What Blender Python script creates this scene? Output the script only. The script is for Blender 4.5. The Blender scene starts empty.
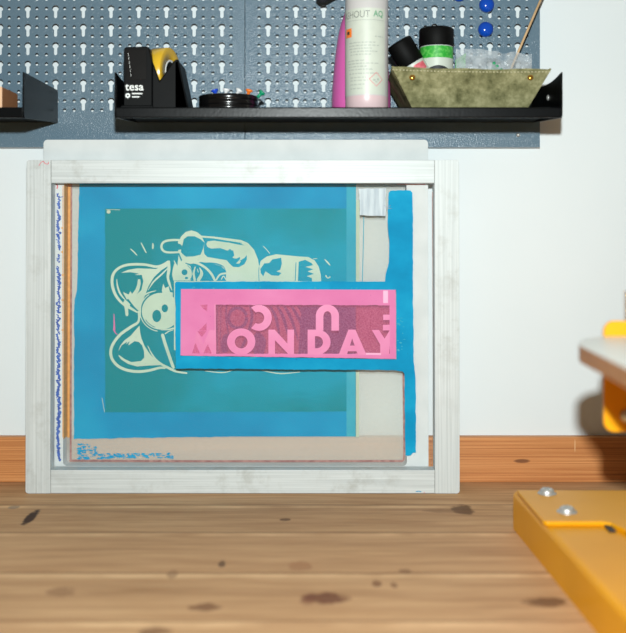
import bpy, math, random
from mathutils import Vector, Matrix, noise as mnoise
from mathutils.geometry import tessellate_polygon
random.seed(7)
S = bpy.context.scene
COL = S.collection
CX, HY, CZ, F = 313.0, 228.0, 0.319, 1000.0      # optical axis pixel, camera height, focal length (px)
ZW, ZP = 1.266, 1.2475                            # wall plane, pegboard front plane

def at(px, py, y):
    return Vector(((px-CX)*y/F, y, CZ-(py-HY)*y/F))
def ax(px, y): return (px-CX)*y/F
def az(py, y): return CZ-(py-HY)*y/F

# ------------------------------------------------------------------ materials
def new_mat(name):
    m = bpy.data.materials.new(name); m.use_nodes = True
    nt = m.node_tree; b = nt.nodes['Principled BSDF']
    return m, nt, b
def lnk(nt, a, b): nt.links.new(a, b)
def srgb(c):
    return tuple(((v/255)/12.92 if v/255 <= .04045 else (((v/255)+.055)/1.055)**2.4) for v in c)+(1,)
def pm(name, c1, c2=None, scale=20, rough=.5, metal=0, bump=0, stretch=(1,1,1), spec=.5, detail=4, bscale=None,
       lo=.35, hi=.65, alpha=1.0, transm=0, coat=0, bdist=.001):
    m, nt, b = new_mat(name)
    b.inputs['Roughness'].default_value = rough
    b.inputs['Metallic'].default_value = metal
    b.inputs['Specular IOR Level'].default_value = spec
    b.inputs['Transmission Weight'].default_value = transm
    b.inputs['Coat Weight'].default_value = coat
    tc = nt.nodes.new('ShaderNodeTexCoord'); mp = nt.nodes.new('ShaderNodeMapping')
    mp.inputs['Scale'].default_value = stretch
    lnk(nt, tc.outputs['Object'], mp.inputs['Vector'])
    b.inputs['Base Color'].default_value = srgb(c1)
    if c2:
        n = nt.nodes.new('ShaderNodeTexNoise'); n.inputs['Scale'].default_value = scale; n.inputs['Detail'].default_value = detail
        lnk(nt, mp.outputs[0], n.inputs['Vector'])
        r = nt.nodes.new('ShaderNodeValToRGB')
        r.color_ramp.elements[0].position = lo; r.color_ramp.elements[1].position = hi
        r.color_ramp.elements[0].color = srgb(c1); r.color_ramp.elements[1].color = srgb(c2)
        lnk(nt, n.outputs['Fac'], r.inputs['Fac']); lnk(nt, r.outputs['Color'], b.inputs['Base Color'])
    if bump:
        n2 = nt.nodes.new('ShaderNodeTexNoise'); n2.inputs['Scale'].default_value = bscale or scale; n2.inputs['Detail'].default_value = 3
        lnk(nt, mp.outputs[0], n2.inputs['Vector'])
        bp = nt.nodes.new('ShaderNodeBump'); bp.inputs['Strength'].default_value = bump; bp.inputs['Distance'].default_value = bdist
        lnk(nt, n2.outputs['Fac'], bp.inputs['Height']); lnk(nt, bp.outputs['Normal'], b.inputs['Normal'])
    if alpha < 1: b.inputs['Alpha'].default_value = alpha
    return m

def math_node(nt, op, a, b=None, c=None, clamp=False):
    n = nt.nodes.new('ShaderNodeMath'); n.operation = op; n.use_clamp = clamp
    for i, v in enumerate((a, b, c)):
        if v is None: continue
        if isinstance(v, (int, float)): n.inputs[i].default_value = v
        else: lnk(nt, v, n.inputs[i])
    return n.outputs[0]
def mix_col(nt, fac, a, b, mode='MIX'):
    n = nt.nodes.new('ShaderNodeMix'); n.data_type = 'RGBA'; n.blend_type = mode
    if isinstance(fac, (int, float)): n.inputs[0].default_value = fac
    else: lnk(nt, fac, n.inputs[0])
    for i, v in ((6, a), (7, b)):
        if isinstance(v, tuple): n.inputs[i].default_value = v
        else: lnk(nt, v, n.inputs[i])
    return n.outputs[2]
def ramp(nt, fac, stops):
    r = nt.nodes.new('ShaderNodeValToRGB'); e = r.color_ramp.elements
    while len(e) < len(stops): e.new(.5)
    for el, (p, c) in zip(e, stops): el.position = p; el.color = c
    lnk(nt, fac, r.inputs['Fac']); return r.outputs['Color']
def noise_node(nt, vec, scale, detail=4, rough=.5):
    n = nt.nodes.new('ShaderNodeTexNoise'); n.inputs['Scale'].default_value = scale
    n.inputs['Detail'].default_value = detail; n.inputs['Roughness'].default_value = rough
    lnk(nt, vec, n.inputs['Vector']); return n.outputs['Fac']
def mapping(nt, vec, scale=(1,1,1), loc=(0,0,0)):
    mp = nt.nodes.new('ShaderNodeMapping'); mp.inputs['Scale'].default_value = scale; mp.inputs['Location'].default_value = loc
    lnk(nt, vec, mp.inputs['Vector']); return mp.outputs[0]
def bump_to(nt, b, h, strength, dist=.001):
    bp = nt.nodes.new('ShaderNodeBump'); bp.inputs['Strength'].default_value = strength; bp.inputs['Distance'].default_value = dist
    lnk(nt, h, bp.inputs['Height']); lnk(nt, bp.outputs['Normal'], b.inputs['Normal'])

SEAMS = [1.152, 1.048, .925, .812, .70, .59, .48]
def worktop_mat():
    m, nt, b = new_mat('oiled_pine_boards')
    tc = nt.nodes.new('ShaderNodeTexCoord'); P = tc.outputs['Object']
    sx = nt.nodes.new('ShaderNodeSeparateXYZ'); lnk(nt, P, sx.inputs[0])
    X, Y = sx.outputs[0], sx.outputs[1]
    fine = noise_node(nt, mapping(nt, P, (3.0, 60, 60)), 3.0, 8, .62)
    mid = noise_node(nt, mapping(nt, P, (1.3, 9, 9)), 3.0, 5, .6)
    wav = nt.nodes.new('ShaderNodeTexWave'); wav.bands_direction = 'Y'
    wav.inputs['Scale'].default_value = 11; wav.inputs['Distortion'].default_value = 9; wav.inputs['Detail'].default_value = 3
    wav.inputs['Detail Scale'].default_value = 1.2
    lnk(nt, mapping(nt, P, (.33, 1, 1), (.7, .3, 0)), wav.inputs['Vector'])
    c = ramp(nt, mid, [(.28, srgb((152, 112, 76))), (.5, srgb((180, 138, 97))), (.72, srgb((203, 163, 120)))])
    c = mix_col(nt, .42, c, ramp(nt, fine, [(.3, srgb((130, 92, 60))), (.5, srgb((182, 142, 102))), (.7, srgb((212, 174, 132)))]))
    c = mix_col(nt, .14, c, ramp(nt, wav.outputs[0], [(0, srgb((140, 96, 60))), (.6, srgb((196, 156, 114))), (1, srgb((200, 160, 120)))]))
    # plank to plank tint
    for i, (s, t) in enumerate(zip(SEAMS[:-1], [.0, .10, .02, .09, .0, .05])):
        inb = math_node(nt, 'MULTIPLY', math_node(nt, 'LESS_THAN', Y, s), math_node(nt, 'GREATER_THAN', Y, SEAMS[i+1]))
        c = mix_col(nt, math_node(nt, 'MULTIPLY', inb, t*2), c, srgb((206, 160, 116)))
    # seams: dark gap with a pale worn edge next to it
    wob = math_node(nt, 'MULTIPLY', math_node(nt, 'SUBTRACT', noise_node(nt, mapping(nt, P, (14, 0, 0)), 2, 3), .5), .004)
    for i, s in enumerate(SEAMS):
        d = math_node(nt, 'ABSOLUTE', math_node(nt, 'SUBTRACT', math_node(nt, 'ADD', Y, wob), s))
        dark = math_node(nt, 'SUBTRACT', 1, math_node(nt, 'DIVIDE', d, .0030, clamp=True), clamp=True)
        d2 = math_node(nt, 'ABSOLUTE', math_node(nt, 'SUBTRACT', math_node(nt, 'ADD', Y, wob), s-.008))
        pale = math_node(nt, 'SUBTRACT', 1, math_node(nt, 'DIVIDE', d2, .008, clamp=True), clamp=True)
        brk = noise_node(nt, mapping(nt, P, (6, 1, 1), (i*3.1, 0, 0)), 2, 3)
        brk = math_node(nt, 'MULTIPLY', math_node(nt, 'SUBTRACT', brk, .38, clamp=True), 4, clamp=True)
        c = mix_col(nt, math_node(nt, 'MULTIPLY', math_node(nt, 'MULTIPLY', pale, brk), .8), c, srgb((226, 186, 140)))
        c = mix_col(nt, math_node(nt, 'MULTIPLY', dark, .55), c, srgb((96, 62, 38)))
    # knots and stains
    KN = [(31, 517, 5.5, 8, (46, 26, 22), .95), (462, 509.5, 11, 5.5, (92, 66, 46), .85), (325, 598, 26, 6, (104, 62, 44), .85),
          (205, 607, 15, 4.5, (112, 76, 52), .75), (548, 602, 22, 5.5, (98, 64, 40), .8), (376, 583, 5, 3.5, (110, 70, 46), .7),
          (394, 585, 3.5, 3, (110, 70, 46), .6), (222, 564, 4, 3.5, (84, 60, 46), .75), (285, 519.5, 5, 1.5, (96, 66, 46), .8),
          (308, 600, 8, 5, (120, 74, 54), .5), (14, 507, 6, 2, (120, 112, 104), .6), (62, 592, 16, 5, (126, 88, 60), .5),
          (300, 566, 12, 5, (150, 100, 66), .5), (172, 574, 6, 5, (120, 86, 60), .45), (406, 571, 8, 2.5, (110, 74, 48), .55),
          (445, 511, 26, 1.6, (120, 84, 56), .5), (590, 538, 20, 2.5, (120, 84, 56), .5), (155, 632, 16, 5, (96, 60, 40), .6)]
    jit = nt.nodes.new('ShaderNodeTexNoise'); jit.inputs['Scale'].default_value = 70; jit.inputs['Detail'].default_value = 3
    lnk(nt, P, jit.inputs['Vector'])
    for (kx, ky, rx, ry, col, amt) in KN:
        yw = CZ/((ky-HY)/F); xw = ax(kx, yw)
        rX = rx*yw/F; rY = ry*yw/F*yw/CZ
        dx = math_node(nt, 'DIVIDE', math_node(nt, 'SUBTRACT', X, xw), rX)
        dy = math_node(nt, 'DIVIDE', math_node(nt, 'SUBTRACT', Y, yw), rY)
        r2 = math_node(nt, 'ADD', math_node(nt, 'MULTIPLY', dx, dx), math_node(nt, 'MULTIPLY', dy, dy))
        r2 = math_node(nt, 'ADD', r2, math_node(nt, 'MULTIPLY', math_node(nt, 'SUBTRACT', jit.outputs['Fac'], .5), 2.4))
        k = math_node(nt, 'MULTIPLY', math_node(nt, 'SUBTRACT', 1.15, r2), 1.6, clamp=True)
        c = mix_col(nt, math_node(nt, 'MULTIPLY', k, amt), c, srgb(col))
    hs = nt.nodes.new('ShaderNodeHueSaturation'); hs.inputs['Saturation'].default_value = WOOD_SAT; hs.inputs['Value'].default_value = WOOD_VAL
    lnk(nt, c, hs.inputs['Color']); c = hs.outputs[0]
    lnk(nt, c, b.inputs['Base Color'])
    b.inputs['Roughness'].default_value = .6; b.inputs['Specular IOR Level'].default_value = .12
    bump_to(nt, b, fine, .25, .0006)
    return m
WOOD_SAT, WOOD_VAL = .98, 1.17

def pine_mat(name, a, b_, c_, sc=1.0, knots=()):
    m, nt, b = new_mat(name)
    P = nt.nodes.new('ShaderNodeTexCoord').outputs['Object']
    n = noise_node(nt, mapping(nt, P, (2.2, 60, 260*sc)), 2.0, 6, .6)
    n2 = noise_node(nt, mapping(nt, P, (1, 8, 20)), 3.0, 3)
    c = ramp(nt, n, [(.3, srgb(a)), (.5, srgb(b_)), (.68, srgb(c_))])
    c = mix_col(nt, math_node(nt, 'MULTIPLY', n2, .4), c, srgb(a))
    sp = nt.nodes.new('ShaderNodeSeparateXYZ'); lnk(nt, P, sp.inputs[0])
    for (kx, kz, rx, rz, col, amt) in knots:
        dx = math_node(nt, 'DIVIDE', math_node(nt, 'SUBTRACT', sp.outputs[0], kx), rx)
        dz = math_node(nt, 'DIVIDE', math_node(nt, 'SUBTRACT', sp.outputs[2], kz), rz)
        r2 = math_node(nt, 'ADD', math_node(nt, 'MULTIPLY', dx, dx), math_node(nt, 'MULTIPLY', dz, dz))
        k = math_node(nt, 'MULTIPLY', math_node(nt, 'SUBTRACT', 1.1, r2), 1.5, clamp=True)
        c = mix_col(nt, math_node(nt, 'MULTIPLY', k, amt), c, srgb(col))
    lnk(nt, c, b.inputs['Base Color']); b.inputs['Roughness'].default_value = .5
    bump_to(nt, b, n, .2, .0005)
    return m

def alu_mat(name, axis):
    m, nt, b = new_mat(name)
    P = nt.nodes.new('ShaderNodeTexCoord').outputs['Object']
    st = (3, 40, 300) if axis == 'X' else (300, 40, 3)
    n = noise_node(nt, mapping(nt, P, st), 1.6, 5, .6)
    n2 = noise_node(nt, P, 34, 5, .7)
    n3 = noise_node(nt, mapping(nt, P, (1, 1, 1), (3, 1, 5)), 9, 2)
    c = ramp(nt, n, [(.3, srgb((184, 190, 190))), (.7, srgb((214, 219, 219)))])
    dirt = math_node(nt, 'MULTIPLY', math_node(nt, 'SUBTRACT', n2, .50, clamp=True), 5, clamp=True)
    dirt = math_node(nt, 'MULTIPLY', dirt, math_node(nt, 'MULTIPLY', math_node(nt, 'SUBTRACT', n3, .36, clamp=True), 4, clamp=True))
    c = mix_col(nt, math_node(nt, 'MULTIPLY', dirt, .5), c, srgb((156, 156, 148)))
    lnk(nt, c, b.inputs['Base Color'])
    b.inputs['Metallic'].default_value = .15; b.inputs['Specular IOR Level'].default_value = .12
    lnk(nt, math_node(nt, 'ADD', math_node(nt, 'MULTIPLY', n, .2), .42), b.inputs['Roughness'])
    bump_to(nt, b, n, .12, .0004)
    return m

def fabric_mat(name, col, opac, weave=True):
    """open woven mesh: threads diffuse, gaps transparent"""
    m = bpy.data.materials.new(name); m.use_nodes = True; nt = m.node_tree
    nt.nodes.clear()
    out = nt.nodes.new('ShaderNodeOutputMaterial'); mx = nt.nodes.new('ShaderNodeMixShader')
    tr = nt.nodes.new('ShaderNodeBsdfTransparent')
    d = nt.nodes.new('ShaderNodeBsdfDiffuse'); d.inputs['Color'].default_value = srgb(col)
    t2 = nt.nodes.new('ShaderNodeBsdfTranslucent'); t2.inputs['Color'].default_value = srgb(col)
    m2 = nt.nodes.new('ShaderNodeMixShader'); m2.inputs[0].default_value = .2
    lnk(nt, d.outputs[0], m2.inputs[1]); lnk(nt, t2.outputs[0], m2.inputs[2])
    P = nt.nodes.new('ShaderNodeTexCoord').outputs['Object']
    n = noise_node(nt, mapping(nt, P, (160, 1, 900)), 1, 2)
    f = math_node(nt, 'ADD', math_node(nt, 'MULTIPLY', math_node(nt, 'SUBTRACT', n, .5), opac*.25), opac, clamp=True)
    lnk(nt, f, mx.inputs[0])
    lnk(nt, tr.outputs[0], mx.inputs[1]); lnk(nt, m2.outputs[0], mx.inputs[2]); lnk(nt, mx.outputs[0], out.inputs[0])
    return m

def emulsion_mat(name, stops, scale=14, fine=.25, rough=.6):
    m, nt, b = new_mat(name)
    P = nt.nodes.new('ShaderNodeTexCoord').outputs['Object']
    n = noise_node(nt, mapping(nt, P, (1.0, 1, 1.3)), scale, 4, .55)
    th = noise_node(nt, mapping(nt, P, (40, 1, 700)), 1, 2)
    c = ramp(nt, n, [(p, srgb(cc)) for p, cc in stops])
    c = mix_col(nt, math_node(nt, 'MULTIPLY', th, fine), c, srgb(stops[0][1]))
    sp = noise_node(nt, P, 420, 1)
    sp = math_node(nt, 'MULTIPLY', math_node(nt, 'SUBTRACT', sp, .76, clamp=True), 14, clamp=True)
    c = mix_col(nt, math_node(nt, 'MULTIPLY', sp, .5), c, srgb((20, 60, 100)))
    lnk(nt, c, b.inputs['Base Color']); b.inputs['Roughness'].default_value = rough
    b.inputs['Specular IOR Level'].default_value = .08
    return m

def stencil_mat():
    m, nt, b = new_mat('teal_photo_emulsion')
    P = nt.nodes.new('ShaderNodeTexCoord').outputs['Object']
    sx = nt.nodes.new('ShaderNodeSeparateXYZ'); lnk(nt, P, sx.inputs[0])
    n = noise_node(nt, P, 11, 3, .5)
    th = noise_node(nt, mapping(nt, P, (30, 1, 700)), 1, 2)
    # greener toward the rim of the coated area where the second coat of emulsion was thick
    dx = math_node(nt, 'DIVIDE', math_node(nt, 'ABSOLUTE', math_node(nt, 'SUBTRACT', sx.outputs[0], -.012)), .150)
    dz = math_node(nt, 'DIVIDE', math_node(nt, 'ABSOLUTE', math_node(nt, 'SUBTRACT', sx.outputs[2], .218)), .124)
    r = math_node(nt, 'MAXIMUM', dx, dz)
    g = math_node(nt, 'ADD', math_node(nt, 'MULTIPLY', math_node(nt, 'SUBTRACT', r, .62), 1.9), math_node(nt, 'MULTIPLY', math_node(nt, 'SUBTRACT', n, .5), 2.6), clamp=True)
    c = mix_col(nt, g, srgb((14, 160, 186)), srgb((4, 136, 140)))
    c = mix_col(nt, math_node(nt, 'MULTIPLY', th, .6), c, srgb((4, 112, 136)))
    sp = noise_node(nt, mapping(nt, P, (1, 1, 1), (2, 5, 1)), 300, 1)
    sp = math_node(nt, 'MULTIPLY', math_node(nt, 'SUBTRACT', sp, .76, clamp=True), 14, clamp=True)
    c = mix_col(nt, math_node(nt, 'MULTIPLY', sp, .5), c, srgb((14, 70, 110)))
    lnk(nt, c, b.inputs['Base Color']); b.inputs['Roughness'].default_value = .6; b.inputs['Specular IOR Level'].default_value = .08
    return m

def window_mat(name, col, opac):
    """pink stained open mesh, see-through"""
    m = bpy.data.materials.new(name); m.use_nodes = True; nt = m.node_tree; nt.nodes.clear()
    out = nt.nodes.new('ShaderNodeOutputMaterial'); mx = nt.nodes.new('ShaderNodeMixShader')
    tr = nt.nodes.new('ShaderNodeBsdfTransparent'); tr.inputs['Color'].default_value = srgb((255, 178, 200))
    P = nt.nodes.new('ShaderNodeTexCoord').outputs['Object']
    sp = noise_node(nt, P, 520, 2, .7)
    d = nt.nodes.new('ShaderNodeBsdfDiffuse')
    c = ramp(nt, sp, [(.3, srgb(col)), (.72, srgb((226, 140, 176)))])
    lnk(nt, c, d.inputs['Color'])
    mx.inputs[0].default_value = opac
    lnk(nt, tr.outputs[0], mx.inputs[1]); lnk(nt, d.outputs[0], mx.inputs[2]); lnk(nt, mx.outputs[0], out.inputs[0])
    return m

def pegboard_mat():
    m, nt, b = new_mat('powder_coated_steel_blue')
    P = nt.nodes.new('ShaderNodeTexCoord').outputs['Object']
    n = noise_node(nt, P, 950, 0, .5)
    n2 = noise_node(nt, P, 5, 3)
    c = mix_col(nt, n2, srgb((92, 113, 128)), srgb((104, 126, 140)))
    lnk(nt, c, b.inputs['Base Color'])
    b.inputs['Roughness'].default_value = .22; b.inputs['Specular IOR Level'].default_value = .24
    bump_to(nt, b, n, .55, .0006)
    return m

def suede_mat():
    m, nt, b = new_mat('olive_suede')
    P = nt.nodes.new('ShaderNodeTexCoord').outputs['Object']
    n = noise_node(nt, P, 70, 6, .7); n2 = noise_node(nt, P, 500, 2)
    c = ramp(nt, n, [(.32, srgb((78, 78, 50))), (.5, srgb((120, 118, 84))), (.68, srgb((156, 152, 116)))])
    lnk(nt, c, b.inputs['Base Color']); b.inputs['Roughness'].default_value = .9; b.inputs['Specular IOR Level'].default_value = .15
    bump_to(nt, b, n2, .4, .0006)
    return m

M = {
 'wall': pm('white_wall_paint', (222, 229, 231), (228, 234, 236), scale=3, rough=.8, bump=.08, bscale=160, spec=.2),
 'top': worktop_mat(),
 'shadeback': pm('shade_darkened_back', (26, 30, 34), (34, 38, 42), scale=20, rough=.8, spec=.1),  # pegboard back, coloured dark to cut bounced light and deepen the hole shadows
 'skirt': pine_mat('pine_skirting', (160, 92, 44), (206, 138, 80), (230, 164, 104), 1.6, [(.262, .0268, .011, .0028, (96, 50, 22), .8), (-.46, .030, .02, .003, (120, 66, 30), .6), (.3285, .046, .0006, .009, (240, 200, 150), .8)]),
 'peg': pegboard_mat(),
 'black': pm('black_coated_steel', (4, 6, 8), (8, 10, 12), scale=40, rough=.3, bump=.1, bscale=300, spec=.16),
 'bplastic': pm('black_plastic', (3, 4, 5), (6, 7, 8), scale=60, rough=.5, spec=.1),
 'bcap': pm('black_matt_cap', (4, 4, 4), (8, 8, 8), scale=60, rough=.6, spec=.12),
 'bgloss': pm('black_gloss_plastic', (9, 9, 10), (14, 14, 15), scale=60, rough=.2, spec=.5),
 'aluH': alu_mat('brushed_aluminium_rails', 'X'), 'aluV': alu_mat('brushed_aluminium_stiles', 'Z'),
 'whiteF': pm('white_lacquered_frame', (204, 209, 209), (213, 217, 217), scale=30, rough=.6, spec=.1),
 'meshA': fabric_mat('open_screen_mesh', (226, 228, 226), .02),
 'meshB': fabric_mat('pale_screen_mesh', (236, 240, 232), .33),
 'blue': emulsion_mat('blue_screen_filler', [(.3, (6, 132, 178)), (.5, (10, 146, 192)), (.7, (24, 160, 202))], 18, .12),
 'bluecoat': emulsion_mat('blue_emulsion_coat', [(.3, (4, 130, 174)), (.5, (8, 144, 188)), (.7, (20, 158, 198))], 9, .2),
 'palecoat': emulsion_mat('thin_blue_coat', [(.3, (46, 152, 176)), (.5, (58, 164, 186)), (.7, (78, 174, 188))], 12, .2),
 'limecoat': emulsion_mat('thin_lime_coat', [(.3, (176, 192, 170)), (.6, (190, 202, 178)), (.8, (196, 206, 186))], 12, .2),
 'teal': stencil_mat(),
 'cream': emulsion_mat('open_stencil_cream', [(.3, (176, 200, 180)), (.55, (190, 210, 190)), (.8, (198, 214, 198))], 20, .15),
 'pink': emulsion_mat('pink_film', [(.3, (214, 118, 168)), (.55, (220, 128, 176)), (.8, (226, 140, 186))], 16, .08),
 'pinklet': pm('pink_film_letters', (216, 114, 164), (220, 122, 170), scale=60, rough=.4),
 'pinkhi': pm('pink_film_pale', (240, 158, 196), (242, 166, 200), scale=60, rough=.4),
 'win': window_mat('pink_stained_mesh', (188, 96, 132), .45),
 'wind': window_mat('pink_stained_mesh_dense', (206, 96, 146), .75),
 'ink': pm('blue_marker_ink', (30, 66, 150), (50, 96, 180), scale=200, rough=.5),
 'inkpale': pm('grey_pencil', (120, 130, 150), (150, 160, 170), scale=200, rough=.6),
 'redink': pm('red_marker_ink', (206, 84, 96), (220, 120, 130), scale=200, rough=.5),
 'glue': pm('rust_brown_glue', (140, 92, 88), (172, 128, 120), scale=160, rough=.6),
 'orange': pm('amber_stained_edge', (206, 146, 72), (222, 160, 84), scale=60, rough=.5, stretch=(1, 1, 4)),
 'greye': pm('grey_taped_edge', (156, 150, 142), (172, 166, 160), scale=60, rough=.5),
 'rose': pm('rose_stain', (210, 150, 160), (220, 176, 180), scale=60, rough=.5),
 'tape': pm('silvery_tape', (160, 174, 184), (190, 202, 208), scale=40, rough=.5, stretch=(6, 1, .6), bump=.8, bscale=30),
 'magenta': pm('pink_paint_scratch', (190, 90, 150), (210, 110, 160), scale=60, rough=.5),
 'yellow': pm('yellow_powder_coat', (222, 152, 8), (230, 160, 12), scale=10, rough=.4, bump=.06, bscale=400, spec=.35),
 'steel': pm('zinc_plated_steel', (196, 196, 192), (214, 214, 210), scale=60, rough=.42, metal=.7),
 'laminate': pm('white_laminate', (226, 226, 218), (232, 232, 226), scale=10, rough=.35),
 'ply': pine_mat('bare_board_edge', (146, 98, 50), (170, 118, 66), (184, 134, 82), .5),
 'brown': pm('brown_card', (158, 104, 66), (170, 114, 74), scale=30, rough=.7),
 'tan': pm('tan_card', (222, 178, 140), (228, 186, 150), scale=30, rough=.7),
 'tapey': pm('amber_packing_tape', (212, 168, 40), (226, 184, 60), scale=8, rough=.25, spec=.5, stretch=(1, 1, 1)),
 'white': pm('white_card', (226, 230, 228), (234, 236, 234), scale=40, rough=.5),
 'label': pm('white_paper_label', (192, 198, 187), (198, 204, 192), scale=60, rough=.45),
 'labeltx': pm('grey_label_print', (158, 166, 158), (172, 178, 170), scale=60, rough=.5),
 'greentx': pm('green_label_print', (90, 150, 116), (110, 160, 126), scale=60, rough=.5),
 'greytx': pm('dark_label_print', (110, 116, 110), (130, 134, 128), scale=60, rough=.5),
 'milk': pm('milky_plastic', (192, 189, 188), (198, 195, 194), scale=20, rough=.35, transm=0),
 'milkpink': pm('milky_plastic_with_pink_liquid', (204, 176, 180), (210, 184, 186), scale=20, rough=.35),
 'pinkb': pm('pink_bottle_plastic', (216, 96, 172), (222, 104, 178), scale=12, rough=.3),
 'green': pm('green_label', (44, 160, 52), (96, 190, 84), scale=300, rough=.5, lo=.45, hi=.62),
 'suede': suede_mat(),
 'thread': pm('pale_thread', (190, 184, 150), (200, 194, 160), scale=60, rough=.8),
 'brass': pm('brass_rivet', (206, 150, 60), (220, 166, 76), scale=60, rough=.22, metal=.9),
 'stick': pm('bamboo', (214, 176, 130), (226, 190, 146), scale=40, rough=.6, stretch=(6, 6, 1)),
 'mag': pm('blue_magnet_plastic', (12, 66, 168), (16, 74, 180), scale=20, rough=.12, spec=.6),
 'pinblue': pm('blue_pin_plastic', (30, 70, 190), (34, 76, 196), scale=20, rough=.2),
 'pinwhite': pm('white_pin_plastic', (230, 230, 230), (236, 236, 236), scale=20, rough=.2),
 'pinorange': pm('orange_pin_plastic', (240, 120, 40), (246, 130, 46), scale=20, rough=.2),
 'pingreen': pm('green_pin_plastic', (20, 140, 100), (24, 150, 106), scale=20, rough=.2),
 'greenbag': pm('green_content', (20, 130, 80), (30, 150, 96), scale=90, rough=.4),
 'dark': pm('dark_fabric_tool_handle', (26, 28, 32), (36, 38, 42), scale=90, rough=.6),
}
def bag_mat():
    m = bpy.data.materials.new('clear_plastic_bag'); m.use_nodes = True; nt = m.node_tree; nt.nodes.clear()
    out = nt.nodes.new('ShaderNodeOutputMaterial'); mx = nt.nodes.new('ShaderNodeMixShader')
    tr = nt.nodes.new('ShaderNodeBsdfTransparent'); b = nt.nodes.new('ShaderNodeBsdfPrincipled')
    b.inputs['Base Color'].default_value = srgb((206, 212, 216)); b.inputs['Roughness'].default_value = .2
    P = nt.nodes.new('ShaderNodeTexCoord').outputs['Object']
    n = noise_node(nt, P, 70, 3, .6)
    f = ramp(nt, n, [(.35, (.12, .12, .12, 1)), (.65, (.6, .6, .6, 1))])
    lnk(nt, f, mx.inputs[0]); bump_to(nt, b, noise_node(nt, P, 120, 3), .8, .002)
    lnk(nt, tr.outputs[0], mx.inputs[1]); lnk(nt, b.outputs[0], mx.inputs[2]); lnk(nt, mx.outputs[0], out.inputs[0])
    return m
M['bag'] = bag_mat()

# ------------------------------------------------------------------ mesh helpers
class MB:
    def __init__(s): s.v = []; s.f = []; s.m = []; s.mi = 0; s.sm = False; s.s = []
    def add(s, vs, fs):
        o = len(s.v); s.v += [Vector(v) for v in vs]
        for f in fs: s.f.append([o+i for i in f]); s.m.append(s.mi); s.s.append(s.sm)
        return s
    def box(s, x0, x1, y0, y1, z0, z1):
        return s.add([(x0,y0,z0),(x1,y0,z0),(x1,y1,z0),(x0,y1,z0),(x0,y0,z1),(x1,y0,z1),(x1,y1,z1),(x0,y1,z1)],
                     [(0,3,2,1),(4,5,6,7),(0,1,5,4),(1,2,6,5),(2,3,7,6),(3,0,4,7)])
    def prism(s, loop, d, holes=()):
        """loop: 3D points in a plane; d: extrusion vector; holes supported"""
        loops = [[Vector(p) for p in loop]]+[[Vector(p) for p in h] for h in holes]
        d = Vector(d); flat = [p for l in loops for p in l]; n = len(flat)
        tris = tessellate_polygon(loops)
        fs = [tuple(t) for t in tris]
        if d.length > 0:
            fs += [tuple(n+i for i in reversed(t)) for t in tris]; o = 0
            for l in loops:
                k = len(l)
                for i in range(k): fs.append((o+i, o+(i+1) % k, n+o+(i+1) % k, n+o+i))
                o += k
            s.add(flat+[p+d for p in flat], fs)
        else: s.add(flat, fs)
        return s
    def lathe(s, prof, c, axis=(0,0,1), seg=40, cap=True):
        """prof: (radius, height) list along the axis from c"""
        A = Vector(axis).normalized(); q = A.to_track_quat('Z', 'Y'); c = Vector(c)
        vs = []; fs = []; sm0 = s.sm; s.sm = True
        for r, h in prof:
            for i in range(seg):
                a = 2*math.pi*i/seg; vs.append(c+q @ Vector((r*math.cos(a), r*math.sin(a), h)))
        for j in range(len(prof)-1):
            for i in range(seg):
                k = (i+1) % seg; fs.append((j*seg+i, j*seg+k, (j+1)*seg+k, (j+1)*seg+i))
        s.add(vs, fs); o = len(s.v)-len(vs)
        if cap:
            s.sm = False
            s.f.append([o+i for i in reversed(range(seg))]); s.f.append([o+(len(prof)-1)*seg+i for i in range(seg)])
            s.m += [s.mi]*2; s.s += [False]*2
        s.sm = sm0
        return s
    def tube(s, pts, r, seg=10):
        pts = [Vector(p) for p in pts]; rr = r if isinstance(r, (list, tuple)) else [r]*len(pts)
        vs = []; fs = []; s0 = s.sm; s.sm = True
        for i, p in enumerate(pts):
            t = (pts[min(i+1, len(pts)-1)]-pts[max(i-1, 0)]).normalized(); q = t.to_track_quat('Z', 'Y')
            for k in range(seg):
                a = 2*math.pi*k/seg; vs.append(p+q @ Vector((rr[i]*math.cos(a), rr[i]*math.sin(a), 0)))
        for j in range(len(pts)-1):
            for k in range(seg):
                l = (k+1) % seg; fs.append((j*seg+k, j*seg+l, (j+1)*seg+l, (j+1)*seg+k))
        fs.append(tuple(reversed(range(seg)))); fs.append(tuple((len(pts)-1)*seg+k for k in range(seg)))
        s.add(vs, fs); s.sm = s0; return s
    def build(s, name, mat, parent=None, bevel=0, seg=2, smooth=False, local=False, origin=None, recalc=True, solid=0):
        me = bpy.data.meshes.new(name)
        if parent is not None: off = Vector((0,0,0)) if local else parent.location.copy()
        else:
            if origin is not None: off = Vector(origin)
            else:
                xs = [v.x for v in s.v]; ys = [v.y for v in s.v]; zs = [v.z for v in s.v]
                off = Vector(((min(xs)+max(xs))/2, (min(ys)+max(ys))/2, min(zs)))
        me.from_pydata([v-off for v in s.v], [], s.f); me.update()
        mats = mat if isinstance(mat, (list, tuple)) else [mat]
        for mm in mats: me.materials.append(M[mm] if isinstance(mm, str) else mm)
        for p, mi, sm in zip(me.polygons, s.m, s.s): p.material_index = mi; p.use_smooth = sm or smooth
        if recalc:
            import bmesh
            bm = bmesh.new(); bm.from_mesh(me); bmesh.ops.recalc_face_normals(bm, faces=bm.faces); bm.to_mesh(me); bm.free()
        o = bpy.data.objects.new(name, me); COL.objects.link(o)
        if parent is not None: o.parent = parent
        else: o.location = off
        if solid:
            md = o.modifiers.new('thickness', 'SOLIDIFY'); md.thickness = solid; md.offset = 0
        if bevel:
            md = o.modifiers.new('bevel', 'BEVEL'); md.width = bevel; md.segments = seg; md.limit_method = 'ANGLE'; md.angle_limit = math.radians(40)
        return o
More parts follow.
